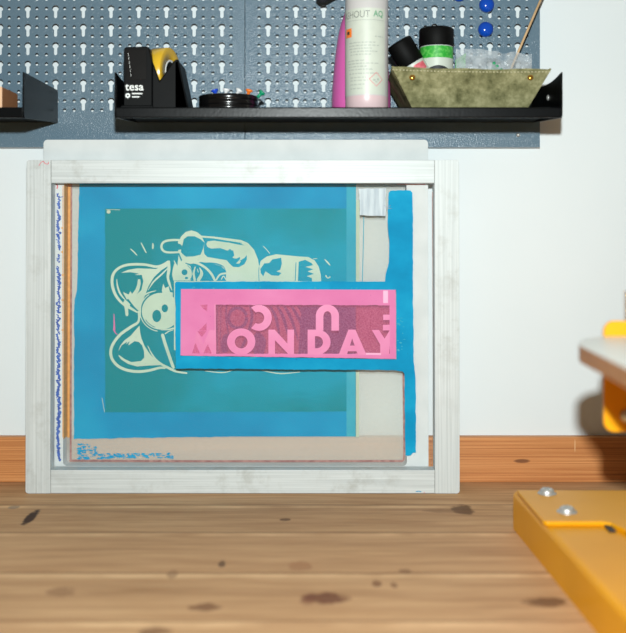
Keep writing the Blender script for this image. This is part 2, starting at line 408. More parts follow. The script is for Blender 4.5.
def tag(o, label, cat, group=None):
    o['label'] = label; o['category'] = cat
    if group: o['group'] = group
    return o
def empty(name, loc, label, cat, group=None):
    o = bpy.data.objects.new(name, None); COL.objects.link(o); o.location = loc; o.empty_display_size = .02
    return tag(o, label, cat, group)

def smooth_pts(pts, n=6, closed=False):
    out = []; k = len(pts)
    rng = range(k) if closed else range(k-1)
    for i in rng:
        p = [Vector(pts[(i+j) % k] if closed else pts[min(max(i+j, 0), k-1)]) for j in (-1, 0, 1, 2)]
        for j in range(n):
            t = j/n
            out.append(.5*((2*p[1])+(-p[0]+p[2])*t+(2*p[0]-5*p[1]+4*p[2]-p[3])*t*t+(-p[0]+3*p[1]-3*p[2]+p[3])*t**3))
    if not closed: out.append(Vector(pts[-1]))
    return out
def ribbon(pts, w, n=6):
    """2D ribbon outline with round-ish ends; w = width or list of widths"""
    ws = w if isinstance(w, (list, tuple)) else [w]*len(pts)
    c = smooth_pts([(p[0], p[1], ww) for p, ww in zip(pts, ws)], n)
    L = []; R = []
    for i, p in enumerate(c):
        a = c[max(i-1, 0)]; b = c[min(i+1, len(c)-1)]
        t = Vector((b.x-a.x, b.y-a.y)); t = t.normalized() if t.length > 1e-9 else Vector((1, 0))
        nrm = Vector((-t.y, t.x)); h = max(p.z, .05)/2
        if i == 0: L.append(Vector((p.x, p.y))-t*h*.7+nrm*h*.5); R.append(Vector((p.x, p.y))-t*h*.7-nrm*h*.5)
        L.append(Vector((p.x, p.y))+nrm*h); R.append(Vector((p.x, p.y))-nrm*h)
        if i == len(c)-1: L.append(Vector((p.x, p.y))+t*h*.7+nrm*h*.5); R.append(Vector((p.x, p.y))+t*h*.7-nrm*h*.5)
    return L, R
def ell(cx, cy, rx, ry=None, n=28, a0=0, a1=360):
    ry = ry or rx
    m = n if abs(a1-a0) == 360 else n+1
    return [(cx+rx*math.cos(math.radians(a0+(a1-a0)*i/n)), cy+ry*math.sin(math.radians(a0+(a1-a0)*i/n))) for i in range(m)]
def rag(pts, amp=.6, step=2.0, seed=1, edges=None):
    """subdivide polygon edges and jitter them: ragged paint edge. edges: indices allowed to be ragged"""
    rnd = random.Random(seed); out = []; k = len(pts)
    for i in range(k):
        a = Vector(pts[i][:2]); b = Vector(pts[(i+1) % k][:2]); out.append(a)
        if edges is not None and i not in edges: continue
        n = max(1, int((b-a).length/step)); nr = Vector((-(b-a).y, (b-a).x)).normalized(); prev = 0
        for j in range(1, n):
            prev = prev*.6+rnd.uniform(-amp, amp)*.7
            out.append(a+(b-a)*(j/n)+nr*prev)
    return out
def text_polys(s, bold=0.0):
    cu = bpy.data.curves.new('txt', 'FONT'); cu.body = s; cu.size = 1; cu.offset = bold; cu.resolution_u = 3
    o = bpy.data.objects.new('txt', cu); COL.objects.link(o)
    me = bpy.data.meshes.new_from_object(o)
    vs = [v.co.copy() for v in me.vertices]; fs = [tuple(p.vertices) for p in me.polygons]
    bpy.data.objects.remove(o); bpy.data.curves.remove(cu); bpy.data.meshes.remove(me)
    x0 = min(v.x for v in vs); x1 = max(v.x for v in vs); y0 = min(v.y for v in vs); y1 = max(v.y for v in vs)
    return [((v.x-x0)/(x1-x0), (v.y-y0)/(y1-y0)) for v in vs], fs

# ================================================================== SETTING
def struct(o): o['kind'] = 'structure'; return o
struct(MB().box(-1.3, 1.3, ZW, ZW+.12, -.035, 1.3).build('wall_back', 'wall'))
sk = MB(); sk.box(-1.3, 1.3, 1.254, ZW, 0, .0569)
struct(sk.build('baseboard_back', 'skirt', bevel=.0015))

# ================================================================== WORKTOP
wt = MB().box(-1.0, 1.0, .30, ZW, -.04, 0)
tag(wt.build('worktop', 'top', origin=(0, 0, 0)), 'wide worn pine plank worktop with knots and stains against the white wall', 'worktop')

# ================================================================== PEGBOARD
def pegboard(x0, x1, kx0, ncol, label):
    k = ZP/F; rows = [100.8-18.5*i for i in range(9)]
    top = rows[-1]-4.6
    mb = MB()
    def P(px, py): return at(px, py, ZP)
    def circ(cx, cy, r, n): return [P(cx+r*math.cos(2*math.pi*(i+.5)/n), cy+r*math.sin(2*math.pi*(i+.5)/n)) for i in range(n)]
    for c in range(ncol):
        for ry in rows:
            cx = kx0+27.75*c
            a, b, t, u = cx-13.875, cx+13.875, ry-4.6, ry+13.9
            key = []
            for i in range(15):
                an = math.radians(90+32+(360-64)*i/14); key.append(P(cx+3.3*math.cos(an), ry+3.3*math.sin(an)))
            key += [P(cx+1.75*math.cos(math.radians(d)), ry+8.1+1.75*math.sin(math.radians(d))) for d in (0, 45, 90, 135, 180)]
            holes = [key]+[circ(cx+sx, ry+sy, 1.75, 10) for sx in (-9.1, 9.1) for sy in (0, 9.2)]
            mb.prism([P(a, t), P(b, t), P(b, u), P(a, u)], (0, 0, 0), holes)
    L, R = kx0-13.875, kx0+27.75*(ncol-1)+13.875; U = rows[0]+13.9
    def q(a, b, t, u): mb.add([P(a, t), P(b, t), P(b, u), P(a, u)], [(0, 1, 2, 3)])
    q(x0, L, top, U); q(R, x1, top, U); q(x0, x1, U, 147); q(x0, x1, top-9, top)
    for v in mb.v: v.y += .0006
    # solidify by hand: front + back sheets, hole rims
    import bmesh
    me = bpy.data.meshes.new('pegboard_panel'); me.from_pydata(mb.v, [], mb.f)
    bm = bmesh.new(); bm.from_mesh(me); bmesh.ops.remove_doubles(bm, verts=bm.verts, dist=1e-5)
    ret = bmesh.ops.extrude_face_region(bm, geom=bm.faces[:])
    for v in [g for g in ret['geom'] if isinstance(g, bmesh.types.BMVert)]: v.co.y += .0013
    bmesh.ops.recalc_face_normals(bm, faces=bm.faces)
    o0 = at((x0+x1)/2, 147, ZP)
    bmesh.ops.translate(bm, verts=bm.verts, vec=-o0)
    bm.to_mesh(me); bm.free(); me.materials.append(M['peg']); me.materials.append(M['shadeback'])
    for p in me.polygons:
        if p.normal.y > .9: p.material_index = 1
    e = empty('pegboard_panel', o0, label, 'pegboard')
    o = bpy.data.objects.new('perforated_sheet', me); COL.objects.link(o); o.parent = e
    a, b = ax(x0, ZP), ax(x1, ZP); zb = az(147, ZP); zt = az(top-9, ZP)
    fl = MB(); fl.box(a, b, ZP+.002, ZW-.00002, zb, zb+.0013); fl.box(a, a+.0013, ZP+.002, ZW-.00002, zb+.0014, zt); fl.box(b-.0013, b, ZP+.002, ZW-.00002, zb+.0014, zt)
    fl.build('folded_flange', 'peg', e)
    return e
pegboard(-50, 244.6, -27.9, 10, 'blue-grey perforated steel pegboard panel on the left, behind the black tape dispenser')
pb2 = pegboard(245.2, 540, 268.1, 10, 'blue-grey perforated steel pegboard panel on the right, behind the bottles and suede tray')

# ================================================================== SHELVES
SF, SB, SZ = 1.10, ZP-.0008, .452
def shelf(xl, xr, label, name='metal_shelf', ltop=.4905, dip=.005):
    c = Vector(((xl+xr)/2, SB, SZ-.012))
    e = empty(name, c, label, 'shelf')
    t = .0016
    fl = MB()
    # floor sheet + folded lip profile extruded along X
    prof = [(SB, SZ), (SF+.001, SZ), (SF, SZ-.001), (SF, SZ-.0105), (SF+.001, SZ-.0117), (SF+.003, SZ-.0117), (SF+.003, SZ-.0098), (SF+t, SZ-.0095), (SF+t, SZ-t), (SB, SZ-t)]
    fl.prism([(xl, y, z) for y, z in prof], (xr-xl, 0, 0)); fl.build('tray', 'black', e, bevel=.0004)
    for s, x in ((-1, xl), (1, xr)):
        pl = MB()
        y0, y1 = SF, SB
        n = 10; loop = [(y0+.004, SZ-.0117), (y0+.001, SZ-.009), (y0, SZ-.005)]
        for i in range(n+1):
            u = i/n; loop.append((y0+(y1-y0)*u, ltop-dip*math.sin(math.pi*min(1, u*1.2))*(1-u*.4)))
        loop += [(y1, SZ-.002)]
        xx = x if s > 0 else x-t
        pl.prism([(xx, y, z) for y, z in loop], (t, 0, 0)); pl.build('end_plate', 'black', e, bevel=.0003)
    lug = MB(); lug.box(xl, xr, SB-.0016, SB, SZ+.0001, SZ+.009); lug.build('back_lip', 'black', e)
    return e
sh1 = shelf(ax(116, SF), ax(561.2, SF), 'long black steel shelf holding the tape dispenser, bottles and suede tray')
bs = MB(); bs.lathe([(.0035, 0), (.0033, .001), (.002, .002), (.0005, .0024)], (ax(561.2, SF), 1.16, .470), (-1, 0, 0), 16); bs.build('screw_head', 'steel', sh1)
sh2 = shelf(ax(-180, SF), ax(22.5, SF), 'black steel shelf cut off at the left, with a brown card box on it', dip=0)

# brown card box on the left shelf
e = empty('card_box', (ax(-22, 1.15), 1.15, SZ), 'small brown card box with a tan front on the left shelf', 'box')
x1 = ax(2, 1.12); zt = .4772
MB().box(x1-.06, x1, 1.121, 1.18, SZ+.0002, zt).build('box_body', 'brown', e, bevel=.0008)
MB().box(x1-.06, x1, 1.1198, 1.1208, SZ+.0002, zt).build('front_face', 'tan', e)

# ================================================================== TAPE DISPENSER
def tape_dispenser():
    y0, y1 = 1.118, 1.178
    e = empty('tape_dispenser', (ax(158, y0), (y0+y1)/2, SZ), 'black desk tape dispenser with an amber tape roll at the left of the shelf', 'tape dispenser')
    zb = SZ+.0003
    def Q(px, py): p = at(px, py, y0); return (p.x, y0, p.z)
    def base(px): return (ax(px, y0), y0, zb)
    b = MB()
    b.prism([base(123.6), Q(123.6, 49), Q(125.5, 46.8), Q(147, 46.3), Q(149, 47.5), Q(152, 60), base(152)], (0, y1-y0, 0))       # weighted tower
    b.prism([base(152), Q(152, 60), Q(159.5, 80.5), Q(173, 61.5), Q(176, 59), Q(178.5, 59.3), Q(188, 106), base(188.2)], (0, .004, 0))   # front cheek with V notch
    b.prism([base(152), Q(152, 84), Q(159.5, 92), Q(178, 92), base(178)], (0, y1-y0, 0)) if False else None
    b.prism([base(175), Q(175, 60.6), Q(178.4, 59.8), Q(188, 106), base(188.2)], (0, y1-y0, 0))
    b.build('body', 'bplastic', e, bevel=.0012)
    fr = MB(); x0, x1 = ax(126, y0), ax(146.5, y0); z0, z1 = az(79.5, y0), az(49.5, y0)
    fr.box(x0, x1, y0-.0005, y0-.00005, z0, z1); fr.build('front_window', 'bgloss', e, bevel=.0002)
    rb = MB()
    for i in range(6): rb.box(x0+.0025+i*.0006, x0+.0028+i*.0006, y0-.0009, y0-.0005, z1-.004-i*.0046-.0032, z1-.004-i*.0046)  # bright bars put in as glints on the glossy window
    rb.build('window_glints', 'steel', e)
    # foot
    MB().box(ax(121, y0), ax(153.5, y0), y0-.0035, y0-.0001, zb, zb+.0035).build('foot', 'bplastic', e, bevel=.001)
    # logo
    lg = MB(); vs, fs = text_polys('tesa', .012)
    lx0, lx1, lz0, lz1 = ax(125.2, y0), ax(143.6, y0), az(90.6, y0), az(84, y0)
    lg.add([(lx0+u*(lx1-lx0), y0-.0003, lz0+v*(lz1-lz0)) for u, v in vs], fs)
    cx, cz = ax(127.8, y0), az(95.6, y0)
    lg.prism([(cx+.0030*math.cos(a*math.pi/3+.5), y0-.0003, cz+.0030*math.sin(a*math.pi/3+.5)) for a in range(6)], (0, 0, 0), [[(cx+.0011*math.cos(a*math.pi/4), y0-.0003, cz+.0011*math.sin(a*math.pi/4)) for a in range(8)]])
    for (a, bb, yy) in ((132, 142.5, 93.6), (132, 139.5, 96.9)):
        lg.box(ax(a, y0), ax(bb, y0), y0-.0003, y0-.0002, az(yy+.6, y0), az(yy-.6, y0))
    lg.build('printed_logo', 'white', e)
    # roll
    a = math.radians(17); A = Vector((math.cos(a), -math.sin(a), 0)); c = Vector((ax(163.3, 1.152), 1.152, az(73.5, 1.152)))
    w = .019; R = .0290; r = .0150
    t = MB(); t.lathe([(r, 0), (R-.0008, 0), (R, .0005), (R, w-.0005), (R-.0008, w), (r, w), (r, 0)], c-A*w/2, A, 48, cap=False); ro = t.build('tape_roll', 'tapey', e)
    t = MB(); t.lathe([(r-.0022, -.0004), (r-.0001, -.0004), (r-.0001, w+.0004), (r-.0022, w+.0004), (r-.0022, -.0004)], c-A*w/2, A, 40, cap=False); co = t.build('cardboard_core', 'white', ro, local=False)
    for v in co.data.vertices: v.co -= Vector((0, 0, 0))
    co.location = (0, 0, 0)
    for v in co.data.vertices: v.co += ro.location - e.location if False else Vector((0, 0, 0))
    # core mesh was shifted by the roll's (zero) location: shift by the thing's instead
    for v in co.data.vertices: v.co -= e.location
    h = MB(); h.lathe([(.0030, -.001), (.0126, -.001), (.0126, .0), (.0126, w+.0), (.006, w+.0015), (.003, w+.0015)], c-A*w/2, A, 32); h.build('hub', 'bplastic', e)
    ax_ = MB(); ax_.tube([c-A*(w/2+.003), c-A*(w/2)], .003, 12); ax_.tube([c+A*(w/2), c+A*(w/2+.005)], .003, 12); ax_.build('axle', 'bplastic', e)
    return e
tape_dispenser()

# ================================================================== PIN TRAY + PINS
yt = 1.150; cx = ax(228.6, yt); R = .0342; zt = .4700
e = empty('round_tray', (cx, yt, SZ), 'low round glossy black dish of push pins on the shelf', 'dish')
t = MB(); z0 = SZ+.0003
t.lathe([(.001, 0), (R-.001, 0), (R, .001), (R-.0002, .0045), (R-.0009, .0052), (R-.0002, .0060), (R-.0002, .0105), (R-.0009, .0112), (R-.0002, .0120), (R-.0001, .0165), (R-.0008, .0175), (R-.0022, .0175),
         (R-.0030, .0165), (R-.0032, .011), (.001, .0105)], (cx, yt, z0), seg=56, cap=False); t.build('dish_body', 'bgloss', e)
pins = [(218, 1.160, 'pinblue', 'blue push pin at the left of the round black dish', (-.3, .1)), (224.5, 1.160, 'pinwhite', 'upright white push pin near the middle of the round black dish', (.15, 0)),
        (233, 1.15, 'pinwhite', 'white push pin tipped to the right in the round black dish', (.6, -.1)), (246, 1.158, 'pinorange', 'orange push pin at the right of the round black dish', (.3, -.2)),
        (254, 1.150, 'pingreen', 'green push pin at the far right rim of the round black dish', (.9, .2))]
for px, y, m, lab, (tx, ty) in pins:
    up = Vector((tx, ty, 1)).normalized(); h0 = {'pinblue': .0128, 'pinwhite': .0135, 'pinorange': .012, 'pingreen': .0112}[m]
    c = Vector((ax(px, y), y, SZ+.0112+h0*.15))
    pe = empty('push_pin', c, lab, 'push pin', 'push pins in the black dish')
    b = MB(); b.lathe([(.0028, 0), (.0032, .0012), (.0020, .0024), (.0018, .0080), (.0031, .0092), (.0042, .0104), (.0040, .0118), (.001, .0124)], c+up*(h0*.25), up, 18); b.build('grip', m, pe)
    b = MB(); b.tube([c, c+up*(h0*.25+.0005)], .0004, 6); b.build('needle', 'steel', pe)

# ================================================================== BOTTLES
yb = 1.195; cx = ax(361.2, yb)
e = empty('pink_bottle', (cx, yb, SZ), 'pink tapering plastic bottle standing behind the white labelled bottle', 'bottle')
pr = [(.001, 0), (.0335, 0), (.0352, .002), (.0352, .02), (.0345, .035), (.0328, .055), (.0308, .074), (.028, .094), (.0245, .110), (.0195, .124), (.0145, .132), (.0140, .145), (.001, .145)]
t = MB(); t.lathe(pr, (cx, yb, SZ+.0003), seg=56); t.build('bottle_body', 'pinkb', e)
t = MB(); t.lathe([(.016, .1455), (.016, .165), (.014, .167), (.001, .167)], (cx, yb, SZ+.0003), seg=36); t.build('screw_cap', 'white', e)

yw = 1.140; cx = ax(366.8, yw); R = 21.4*yw/F
e = empty('white_bottle', (cx, yw, SZ), 'milky white bottle with a large printed paper label in front of the pink bottle', 'bottle')
t = MB(); t.lathe([(.001, 0), (R-.002, 0), (R, .002), (R, .0150)], (cx, yw, SZ+.0003), seg=56, cap=False); t.build('liquid_filled_base', 'milkpink', e)
t = MB(); t.lathe([(R, .0150), (R, .126), (R-.002, .134), (R-.008, .142), (.011, .146), (.011, .156)], (cx, yw, SZ+.0003), seg=56, cap=False); t.build('bottle_body', 'milk', e)
t = MB(); t.lathe([(.0135, .150), (.0135, .170), (.001, .171)], (cx, yw, SZ+.0003), seg=36); t.build('screw_cap', 'bcap', e)
def cyl(px, py, r, yc=None):
    """a point on the front of the bottle seen at this pixel"""
    d = Vector(((px-CX)/F, 1, -(py-HY)/F)); fx, fy = cx, yw
    a = d.x**2+d.y**2; b = -2*(d.x*fx+d.y*fy); c = fx*fx+fy*fy-r*r
    disc = max(b*b-4*a*c, 0); t_ = (-b-math.sqrt(disc))/(2*a)
    return Vector((0, 0, CZ))+d*t_
def cgrid(mb, x0, x1, y0, y1, r, n=20, slope=0):
    vs = []; 
    for j in range(2):
        for i in range(n+1):
            px = x0+(x1-x0)*i/n; vs.append(cyl(px, (y0 if j == 0 else y1)+slope*(px-x0), r))
    mb.add(vs, [(i, i+1, n+2+i, n+1+i) for i in range(n)])
def czz(py): return az(py, yw-R)
def arc_band(mb, a0, a1, z0, z1, r, n=28):
    vs = []
    for z in (z0, z1):
        for i in range(n+1):
            a = math.radians(a0+(a1-a0)*i/n); vs.append((cx+r*math.sin(a), yw-r*math.cos(a), z))
    mb.sm = True; mb.add(vs, [(i, i+1, n+2+i, n+1+i) for i in range(n)]); mb.sm = False
lb = MB(); arc_band(lb, -100, 52, czz(94), czz(7.5), R+.0003); lbl = lb.build('paper_label', 'label', e)
def ctext(s, a0, a1, py0, py1, r, bold=0):
    vs, fs = text_polys(s, bold); m = MB(); z0, z1 = czz(py1), czz(py0)
    m.add([(cx+r*math.sin(math.radians(a0+u*(a1-a0))), yw-r*math.cos(math.radians(a0+u*(a1-a0))), z0+v*(z1-z0)) for u, v in vs], fs); return m
ctext('WASHOUT', -100, 5, 10.2, 17.2, R+.0005).build('label_title', 'greytx', e)
ctext('AQ', 14, 43, 10, 17.4, R+.0005, .02).build('label_title_green', 'greentx', e)
pt = MB()
arc_band(pt, -72, 46, czz(19.9), czz(19.4), R+.0005)
for k, (a0, a1, py) in enumerate([(-55, 20, 42), (-55, 30, 45), (-55, 10, 48), (-50, 25, 51), (-50, 8, 54), (-60, -10, 60), (-60, 30, 63), (-58, 0, 66), (-58, 12, 69), (-55, 30, 73), (-50, -5, 77), (-50, 0, 80), (-50, -8, 84), (18, 42, 36), (-50, -15, 88)]):
    rnd = random.Random(k); a = a0
    while a < a1:
        w = rnd.uniform(4, 13); arc_band(pt, a, min(a+w, a1), czz(py+.55), czz(py-.35), R+.0005, 4); a += w+2.5
pt.build('label_small_print', 'labeltx', e)
hz = MB()
ca, cpy, hw = 22, 79, 7.2
for i in range(4):
    A_ = [(0, -1), (1, 0), (0, 1), (-1, 0)]; p, q = A_[i], A_[(i+1) % 4]
    def cp(p, k): 
        a = math.radians(ca+p[0]*k*hw*2.75); return (cx+(R+.0006)*math.sin(a), yw-(R+.0006)*math.cos(a), czz(cpy+p[1]*k*hw))
    vs = []
    for j in range(5):
        t_ = j/4; mp_ = (p[0]*(1-t_)+q[0]*t_, p[1]*(1-t_)+q[1]*t_); vs += [cp(mp_, 1), cp(mp_, .9)]
    hz.add(vs, [(2*j, 2*j+2, 2*j+3, 2*j+1) for j in range(4)])
hz.build('red_hazard_diamond', 'redink', e)
hm = MB(); arc_band(hm, ca-9, ca-2, czz(80.6), czz(79), R+.0006, 4); arc_band(hm, ca+2, ca+8, czz(80), czz(78.2), R+.0006, 4); arc_band(hm, ca-3, ca+3, czz(82), czz(81), R+.0006, 4); hm.build('hazard_symbol', 'labeltx', e)
og = MB(); arc_band(og, -72, -46, czz(36), czz(27), R+.0005, 8); og.build('orange_pictogram', 'pinorange', e)
og = MB(); arc_band(og, -64, -54, czz(33), czz(30), R+.0007, 4); og.build('pictogram_flame', 'dark', e)

# ================================================================== SUEDE TRAY
def suede_tray():
    y0t, y0b, y1b, y1t = 1.112, 1.128, 1.218, 1.232
    zb = SZ+.0004; zt = .4962
    e = empty('suede_valet_tray', (ax(471, 1.17), 1.17, SZ), 'olive suede valet tray with brass corner rivets on the right of the shelf', 'tray')
    B = [Vector((ax(413, y0b), y0b, zb)), Vector((ax(527, y0b), y0b, zb)), Vector((ax(527, y0b), y1b, zb)), Vector((ax(413, y0b), y1b, zb))]
    T = [Vector((ax(391.5, y0t), y0t, az(66.7, y0t))), Vector((ax(551.4, y0t), y0t, az(68.8, y0t))), Vector((ax(545, y0t), y1t, zt-.004)), Vector((ax(394, y0t), y1t, zt-.002))]
    t = .0022
    fl = MB(); fl.prism([B[0], B[1], B[2], B[3]], (0, 0, t)); fl.build('base', 'suede', e, bevel=.0008)
    cen = Vector((ax(471, 1.17), 1.17, .48))
    for i in range(4):
        j = (i+1) % 4; w = MB(); n = 14
        nin = (B[j]-B[i]).cross(Vector((0, 0, 1))).normalized(); 
        if nin.dot(cen-B[i]) < 0: nin = -nin
        vs = []
        for k in range(2):
            for r_ in range(4):
                for c_ in range(n+1):
                    u = c_/n; v = r_/3
                    p = (B[i].lerp(B[j], u)).lerp(T[i].lerp(T[j], u), v)
                    p = p+Vector((0, 0, -.0012*math.sin(math.pi*u)*v + .0006*math.sin(u*17+i)*v))+nin*(k*t + .002*math.sin(math.pi*u)*v*(1-v)*2)
                    vs.append(p)
        N = (n+1)*4; fs = []
        for r_ in range(3):
            for c_ in range(n):
                a = r_*(n+1)+c_; fs.append((a, a+1, a+n+2, a+n+1)); fs.append((N+a, N+a+n+1, N+a+n+2, N+a+1))
        for c_ in range(n):
            fs.append((c_, N+c_, N+c_+1, c_+1)); a = 3*(n+1)+c_; fs.append((a, a+1, N+a+1, N+a))
        for r_ in range(3):
            a = r_*(n+1); fs.append((a, a+n+1, N+a+n+1, N+a)); a += n; fs.append((a, N+a, N+a+n+1, a+n+1))
        w.add(vs, fs); w.build('wall_panel', 'suede', e, smooth=False)
    st = MB(); n = 46
    for k in range(n):
        u = (k+.25)/n; u2 = (k+.8)/n
        a = T[0].lerp(T[1], u); b = T[0].lerp(T[1], u2); off = Vector((0, -.0001, -.0032))
        a = a+off+Vector((0, .0011, -.0012*math.sin(math.pi*u))); b = b+off+Vector((0, .0011, -.0012*math.sin(math.pi*u2)))
        st.tube([a, b], .00055, 5)
    st.build('stitching', 'thread', e)
    for px in (412.3, 530.5):
        yy = y0t+(.10 if False else .0036); c = at(px, 77.3, yy-.0006)
        r = MB(); r.lathe([(.0034, 0), (.0034, .0006), (.0026, .0016), (.0012, .0021), (.0002, .0022)], c+Vector((0, .0008, 0)), (0, -1, .2), 20); r.build('brass_rivet', 'brass', e)
    return e
suede_tray()

# jar upright: black cap, green band
def jar(name, c, up, R, h, hc, label, extra):
    e = empty(name, c, label, 'jar'); up = Vector(up).normalized()
    c = Vector(c)
    b = MB(); b.lathe([(.001, 0), (R*.92, 0), (R*.95, .001), (R*.95, h-hc), (.001, h-hc)], c, up, 44); b.build('jar_body', 'white', e)
    k = MB(); prof = [(R-.0004, h-hc), (R, h-hc+.0006)]; prof += [(R, h-.003), (R-.0008, h-.001), (R-.0025, h), (.001, h)]
    k.lathe(prof, c, up, 60); k.build('screw_cap', 'bcap', e)
    for nm, a, bb, m in extra:
        g = MB(); g.lathe([(R*.955, a), (R*.955, bb)], c, up, 44, cap=False); g.build(nm, m, e)
    return e
yj = 1.165; R = 17.3*yj/F
cj = Vector((ax(436.5, yj), yj, SZ+.0030)); H = az(28.5, yj)-cj.z
zc = az(47.5, yj)-cj.z; zg = az(57, yj-R)-cj.z
j2 = jar('ink_jar', cj, (0, 0, 1), R, H, H-zc, 'upright jar with black cap and green band on its white label', [('white_label', .004, zg, 'label'), ('green_band', zg, zc-.0008, 'green')])
dk = MB(); n = 14; RR = R*.96; vs = [(cj.x, cj.y-RR, cj.z+zg-.0125)]
arc = [(math.radians(-36+72*i/n), cj.z+zg-.0125+.0032*math.sin(math.pi*i/n)) for i in range(n+1)]
vs = [(cj.x+RR*math.sin(a), cj.y-RR*math.cos(a), cj.z+zg-.0135) for a, z in arc]+[(cj.x+RR*math.sin(a), cj.y-RR*math.cos(a), z+.0003) for a, z in arc]
dk.add(vs, [(i, i+1, n+2+i, n+1+i) for i in range(n)]); dk.build('dark_arc_print', 'dark', j2)

# tilted jar
yk = 1.150; up = Vector((-.50, -.05, .82)).normalized()
capc = at(401.5, 47, yk)+up*.007
R = .0154; Hj = .070
c0 = capc-up*Hj
j1 = jar('ink_jar', c0, up, R, Hj, .030, 'jar with black ribbed cap leaning to the left against the upright jar', [('white_label', .006, Hj-.0305, 'label')])
rs = MB()
q = up.to_track_quat('Z', 'Y')
for a_ in range(225, 290, 1):
    pass
vs = []; n = 6
for hh in (Hj-.042, Hj-.033):
    for i in range(n+1):
        a = math.atan2(0, 1)+0
        d = Vector((.35, -1, .2)); d = (d-up*d.dot(up)).normalized(); s_ = up.cross(d)
        an = math.radians(-30+60*i/n); vs.append(c0+up*hh+(d*math.cos(an)+s_*math.sin(an))*(R*.965))
rs.add(vs, [(i, i+1, n+2+i, n+1+i) for i in range(n)]); rs.build('red_label_print', 'redink', j1)

# plastic bags
def bag(px0, px1, py0, py1, y, d, seed, mat, label, tilt=0, name='plastic_bag', cat='bag', base=None):
    a = at(px0, py1, y); b = at(px1, py0, y); mb = MB(); n, m = 18, 10; vs = []
    for k in (0, 1):
        for j in range(m+1):
            for i in range(n+1):
                u, v = i/n, j/m
                x = a.x+(b.x-a.x)*u; z = a.z+(b.z-a.z)*v
                nn = mnoise.noise(Vector((u*5, v*3, seed+k*3)))
                puff = d*(math.sin(math.pi*u)**.5)*(math.sin(math.pi*min(1, v*1.0))**.6)
                z += (mnoise.noise(Vector((u*7, seed, 1)))*.006-.004*tilt*(u-.5)*2)*v
                vs.append((x, y+(-1 if k == 0 else 1)*puff*(.5+.4*nn)+.003*nn, z))
    N = (n+1)*(m+1)
    fs = []
    for k in (0, 1):
        for j in range(m):
            for i in range(n):
                q_ = k*N+j*(n+1)+i; fs.append((q_, q_+1, q_+n+2, q_+n+1))
    mb.add(vs, fs); return mb
bg = bag(456, 532, 52, 100, 1.175, .016, 3.3, 'bag', '', tilt=1.2)
e = empty('plastic_bag', (ax(494, 1.175), 1.175, SZ+.003), 'crumpled clear plastic bag poking out of the suede tray', 'bag')
bg.build('bag_film', 'bag', e, smooth=True, recalc=False)
gc = MB()
for i in range(14):
    r = random.Random(i); c = at(490+r.uniform(0, 18), 66+r.uniform(0, 14)-(2 if i < 5 else 0), 1.172)
    gc.lathe([(.0004, 0), (.0022, .001), (.0026, .003), (.0018, .005), (.0003, .0056)], c, (r.uniform(-1, 1), r.uniform(-1, 1), .5), 8)
gc.build('green_contents', 'greenbag', e)
gp = MB(); gp.prism([at(455.5, 72, 1.195), at(455.5, 60, 1.195), at(466, 53, 1.195), at(465, 72, 1.195)], (0, .0008, 0)); 
gp.prism([at(455.5, 100, 1.195), at(455.5, 72.2, 1.195), at(465, 72.2, 1.195), at(465, 100, 1.195)], (0, .0008, 0))
gp.v = [v for v in gp.v]
tag(gp.build('sachet', 'green'), 'thin pale green sachet corner standing beside the upright jar', 'sachet')
dkp = MB(); dkp.lathe([(.001, 0), (.0125, 0), (.013, .001), (.013, .031), (.0105, .0345), (.006, .037), (.001, .038)], (ax(471, 1.150), 1.150, SZ+.003), seg=32)
tag(dkp.build('rubber_cap', pm('grey_rubber', (70, 72, 74), (84, 86, 88), scale=40, rough=.6)), 'grey rounded rubber cap lying inside the suede tray beside the jar', 'cap')

# wooden stick
p0 = Vector((ax(505, 1.205), 1.205, SZ+.004)); p1 = at(544.5, -9, 1.205)
a = at(517.3, 54, 1.205); dirv = (p1-a).normalized(); p0 = a-dirv*((a.z-(SZ+.004))/dirv.z)
st = MB(); st.tube([p0, p0+dirv*.004, p1], [.0006, .0014, .0014], 10)
tag(st.build('wooden_skewer', 'stick', origin=p0), 'thin wooden stick leaning out of the suede tray over the pegboard edge', 'stick')

# magnets
for (px, py, lab) in ((485.3, 29.8, 'round blue magnet on the pegboard, lowest of the three'), (486.3, 5.3, 'round blue magnet on the pegboard straight above the lowest one'),
                      (459, -5.6, 'round blue magnet cut off by the top edge, left of the other two')):
    c = at(px, py, ZP-.0001); b = MB()
    b.lathe([(.0092, 0), (.0094, .001), (.0094, .0035), (.0088, .0055), (.0070, .0075), (.0042, .0088), (.001, .0092)], c, (0, -1, 0), 36)
    tag(b.build('round_magnet', 'mag', origin=c), lab, 'magnet', 'blue magnets on the pegboard')

# dark tool handle hanging at the top
hd = MB(); hd.tube([at(317, 0, 1.205), at(318.5, -1.2, 1.205), at(323, -2.4, 1.205), at(331, -7, 1.207), at(345, -12, 1.212), at(360, -22, 1.222), at(366, -28, 1.246)], [.0022, .0050, .0062, .0064, .006, .005, .004], 16)
tag(hd.build('tool_handle', 'dark', origin=at(325, 0, 1.205)), 'tip of a dark tool handle hanging into view at the top', 'tool')

# small bright bolt below the shelf
bt = MB(); bt.lathe([(.0024, 0), (.0024, .001), (.001, .0022)], at(518, 135, ZP-.0001), (0, -1, 0), 10)
bt.build('panel_screw', 'steel', pb2)

